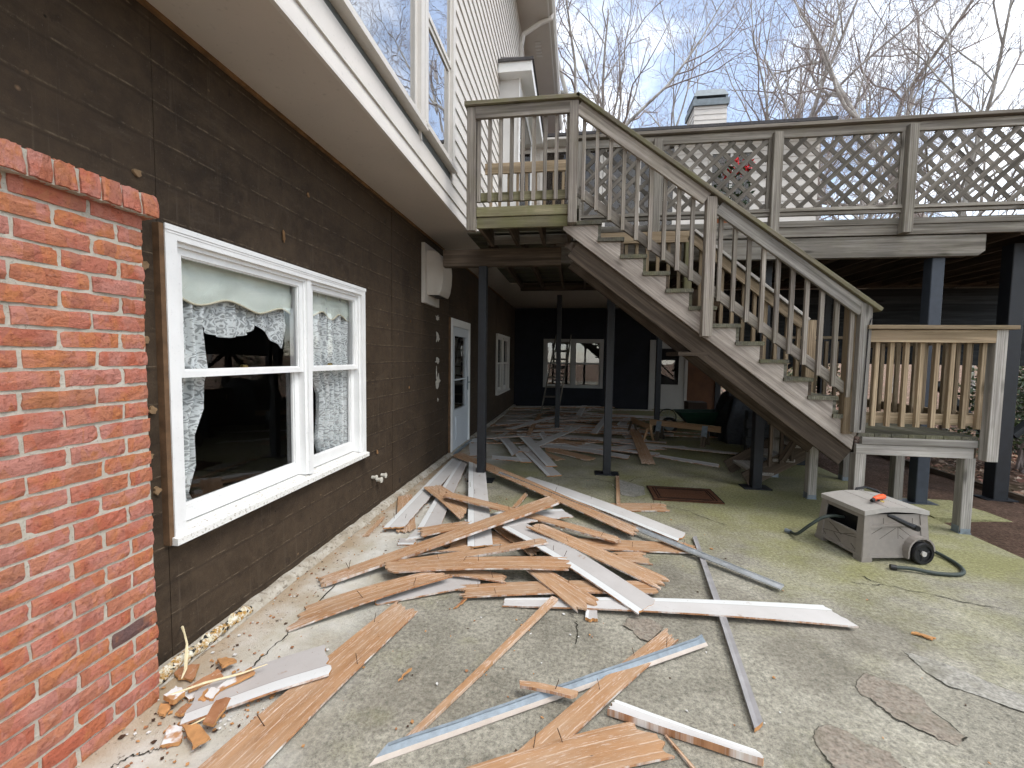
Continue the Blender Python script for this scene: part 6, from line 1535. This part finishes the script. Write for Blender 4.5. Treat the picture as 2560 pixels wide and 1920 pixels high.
st_ = thing('wooden_stool', 'small grey wooden stool under the orange jug on the deck', 'stool', (-.42, 8.3, DZ))
m = MB(); m.box(-.65, -.2, 8.1, 8.5, DZ + .3, DZ + .349); m.part('seat', W['grey'], st_)
for (x, y) in ((-.63, 8.12), (-.25, 8.12), (-.63, 8.46), (-.25, 8.46)): m = MB(); m.box(x, x + .035, y, y + .035, DZ, DZ + .3); m.part('leg', W['grey'], st_)

# ------------------------------------------------------------------ trees
g = G('grey_bark'); v = g.vec(g.co(), (1, 1, .35)); n1 = g.noise(v, 9, 6, .7); n2 = g.noise(v, 2.0, 4)
c = g.mix(g.ramp(n1, .35, .65), (.17, .15, .135), (.36, .335, .31)); c = g.mix(g.ramp(n2, .45, .6), c, (.44, .42, .39)); bark = g.done(c, .95, g.bump(n1, .8, .02), 0, .1)
twig = plain('twig_bark', (.26, .215, .20), .95, .25, 5)
def tree_meshes(seed, H, fork, spread, n1c, r0):
    rg = random.Random(seed); T, Cr = MB(), MB()
    sides = [9, 6, 4, 3, 3]
    def branch(p, d_, L, r, lev):
        ns = [12, 8, 6, 5, 3][lev]; pts, rs = [p.copy()], [r]
        for i in range(ns):
            wob = [.07, .20, .28, .34, .36][lev]
            d_ = (d_ + Vector((rg.gauss(0, wob), rg.gauss(0, wob), rg.gauss(0, wob) * .7 + [.03, .10, .09, .06, .05][lev]))).normalized()
            p = p + d_ * (L / ns); pts.append(p.copy()); rs.append(max(r * (1 - .86 * (i + 1) / ns), [.03, .013, .007, .0045, .0032][lev]))
        (T if lev < 2 else Cr).tube(pts, rs, sides[lev], caps=False)
        if lev >= 4: return
        nc = [n1c, 8, 5, 4][lev]
        for k in range(nc):
            t = (fork + (1 - fork) * (k + rg.random()) / nc) if lev == 0 else (.18 + .82 * (k + rg.random()) / nc)
            f = t * ns; i = min(int(f), ns - 1); q_ = pts[i].lerp(pts[i + 1], f - i)
            dl = (pts[i + 1] - pts[i]).normalized()
            az = rg.uniform(0, 2 * math.pi); perp = dl.cross(Vector((math.cos(az), math.sin(az), .2))).normalized()
            an = spread * rg.uniform(.75, 1.25) * [1, 1, 1.1, 1.2][lev]
            nd = (dl * math.cos(an) + perp * math.sin(an)).normalized()
            Lc = L * [.50, .48, .45, .46][lev] * (1.15 - .55 * t) * rg.uniform(.75, 1.2)
            rc = min(rs[i] * .62, [.19, .058, .017, .0065][lev] * (1.2 - .5 * t))
            branch(q_, nd, Lc, rc, lev + 1)
    branch(Vector((0, 0, -.3)), Vector((0, 0, 1)), H, r0, 0)
    return T.mesh('trunk', bark, smooth=True), Cr.mesh('crown', twig)
TM = [tree_meshes(11, 20, .34, .68, 12, .24), tree_meshes(23, 20, .28, .60, 13, .21), tree_meshes(35, 20, .42, .78, 11, .26), tree_meshes(47, 20, .30, .62, 14, .17)]
def tree(i, x, y, s, rz, label, group='bare winter trees behind the house'):
    o = thing('bare_tree', label, 'tree', (x, y, -.15 + .012 * max(0, y - 16) + .018 * max(0, min(x - 5, 60))), group)
    for nm, me in zip(('trunk', 'crown'), TM[i]):
        c_ = bpy.data.objects.new(nm, me); COL.objects.link(c_); c_.parent = o
    o.scale = (s, s, s); o.rotation_euler.z = rz
    return o
tree(2, 3.0, 21.5, .92, 0.4, 'tall bare tree left of the chimney with a dark forked trunk')
tree(0, 1.7, 23.5, .90, 2.1, 'bare tree beside the forked one, nearest the upper landing')
tree(3, 3.9, 25.5, .96, 3.0, 'bare tree right behind the forked one left of the chimney')
tree(1, 7.4, 20, .92, 1.2, 'bare spreading tree right of the chimney')
tree(3, 9.6, 25, .95, 4.0, 'slender bare tree second to the right of the chimney')
tree(0, 13.4, 27, .85, 5.2, 'bare tree rising over the middle of the lattice railing')
tree(3, 15.6, 24, .72, .6, 'bare tree over the right third of the lattice railing')
tree(2, 14.7, 17.5, .92, 5.5, 'pale trunked bare tree nearest the right edge of the sky')
tree(3, -.6, 30, .66, 1.9, 'small bare tree just right of the house eave')
tree(1, 6.3, 33, .85, 2.7, 'far bare tree seen behind the chimney')
tree(3, 21.5, 27, .8, .3, 'bare tree at the right picture edge above the railing')
for k, (i, x, y, s, rz, lab) in enumerate(((3, 7.4, 9.8, .45, 1, 'thin bare trunk nearest the dark posts in the leaf litter'), (3, 8.3, 14.5, .55, 4, 'thin bare trunk farther back among the shrubs'), (0, 12, 9.5, .5, 5, 'thicker bare trunk right of the thick dark post'), (3, 7.0, 12.4, .45, 2.2, 'thin bare trunk seen between the landing balusters'))):
    tree(i, x, y, s, rz, lab, 'woodland trunks beyond the deck')
tree(0, 15, 2.5, .9, 1.1, 'bare yard tree mirrored in the larger upper window', 'yard trees right of the patio')
tree(1, 19, 5.5, 1.0, 2.2, 'bare yard tree mirrored in the narrow upper window', 'yard trees right of the patio')
# evergreen shrubs beyond the deck
lf = [plain('evergreen_leaf', (.055, .085, .035), .5, .3, 4, spec=.4), plain('pale_evergreen_leaf', (.14, .17, .085), .55, .25, 4), plain('dry_leaf', (.26, .15, .075), .8, .3, 4)]
def shrub(x, y, R3, n, label, sz=.05, seed=0, mats=(0, 0, 0, 1)):
    rg = random.Random(seed); z0 = -.1
    o = thing('evergreen_shrub', label, 'shrub', (x, y, z0), 'evergreen shrubs beyond the deck')
    m = MB()
    for k in range(9):
        a = rg.uniform(0, 6.3); q_ = Vector((x + rg.uniform(-.1, .1), y + rg.uniform(-.1, .1), z0)); e = Vector((x + math.cos(a) * R3[0] * .7, y + math.sin(a) * R3[1] * .7, z0 + R3[2] * rg.uniform(1.1, 1.8)))
        mid = q_.lerp(e, .5) + Vector((rg.uniform(-.2, .2), rg.uniform(-.2, .2), .2)); m.tube([q_, mid, e], [.025, .016, .006], 5)
    m.part('stems', twig, o)
    m = MB()
    for k in range(16):
        d_ = Vector((rg.gauss(0, 1), rg.gauss(0, 1), rg.gauss(0, .9))).normalized() * rg.uniform(.35, .9)
        leafy(m, (x + d_.x * R3[0], y + d_.y * R3[1], z0 + R3[2] * (1.05 + d_.z)), (R3[0] * .36, R3[1] * .36, R3[2] * .30), n // 16, sz, rg, list(mats))
    m.part('foliage', lf, o)
shrub(7.0, 7.8, (1.0, 1.0, .85), 2600, 'dark evergreen shrub right of the thick dark post', seed=1)
shrub(8.8, 9.4, (1.3, 1.2, 1.0), 2600, 'wide evergreen shrub behind the lower landing railing', seed=2)
shrub(6.4, 12.8, (1.3, 1.2, .95), 2400, 'pale leaved shrub seen under the stair treads', seed=3, mats=(1, 1, 0, 2))
shrub(9.5, 6.8, (1.2, 1.2, 1.1), 2600, 'evergreen shrub at the right edge above the mulch', seed=4)
shrub(11.5, 12.0, (1.6, 1.5, 1.3), 2400, 'large evergreen shrub deep in the wood', seed=5, sz=.07)
shrub(5.6, 17.0, (1.5, 1.3, 1.0), 2200, 'brushy shrub behind the tarp pile', seed=6, mats=(1, 2, 1, 0))
shrub(8.0, 18.0, (1.8, 1.4, 1.3), 2200, 'pale shrub far behind the brown panel', seed=7, sz=.07, mats=(1, 2, 1))
# fallen leaves
m = MB(); rg = random.Random(12)
for k in range(5200):
    x = 5.3 + abs(rg.gauss(0, 3.2)); y = rg.uniform(3.5, 17); z = -.155 + .018 * max(0, x - 5) + .12 * noise.noise(Vector((x * .3, y * .3, 0))) + .03
    s = rg.uniform(.03, .06); a = rg.uniform(0, 6.3); ux, uy = math.cos(a) * s, math.sin(a) * s; t1, t2 = rg.uniform(-.03, .03), rg.uniform(-.03, .03)
    m.add([(x - ux, y - uy, z), (x + uy * .6, y - ux * .6, z + .01 + t1), (x + ux, y + uy, z + .01), (x - uy * .6, y + ux * .6, z + .01 + t2)], [(0, 1, 2, 3)], rg.choice([0, 0, 1, 2]))
o = m.thing('fallen_leaves', [plain('leaf_tan', (.36, .22, .15), .85, .3, 3), plain('leaf_pink_brown', (.33, .17, .13), .85, .3, 3), plain('leaf_pale', (.46, .35, .27), .85, .2, 3)], 'dry fallen leaves carpeting the wood floor', 'leaves', (8, 9, -.1)); o['kind'] = 'stuff'
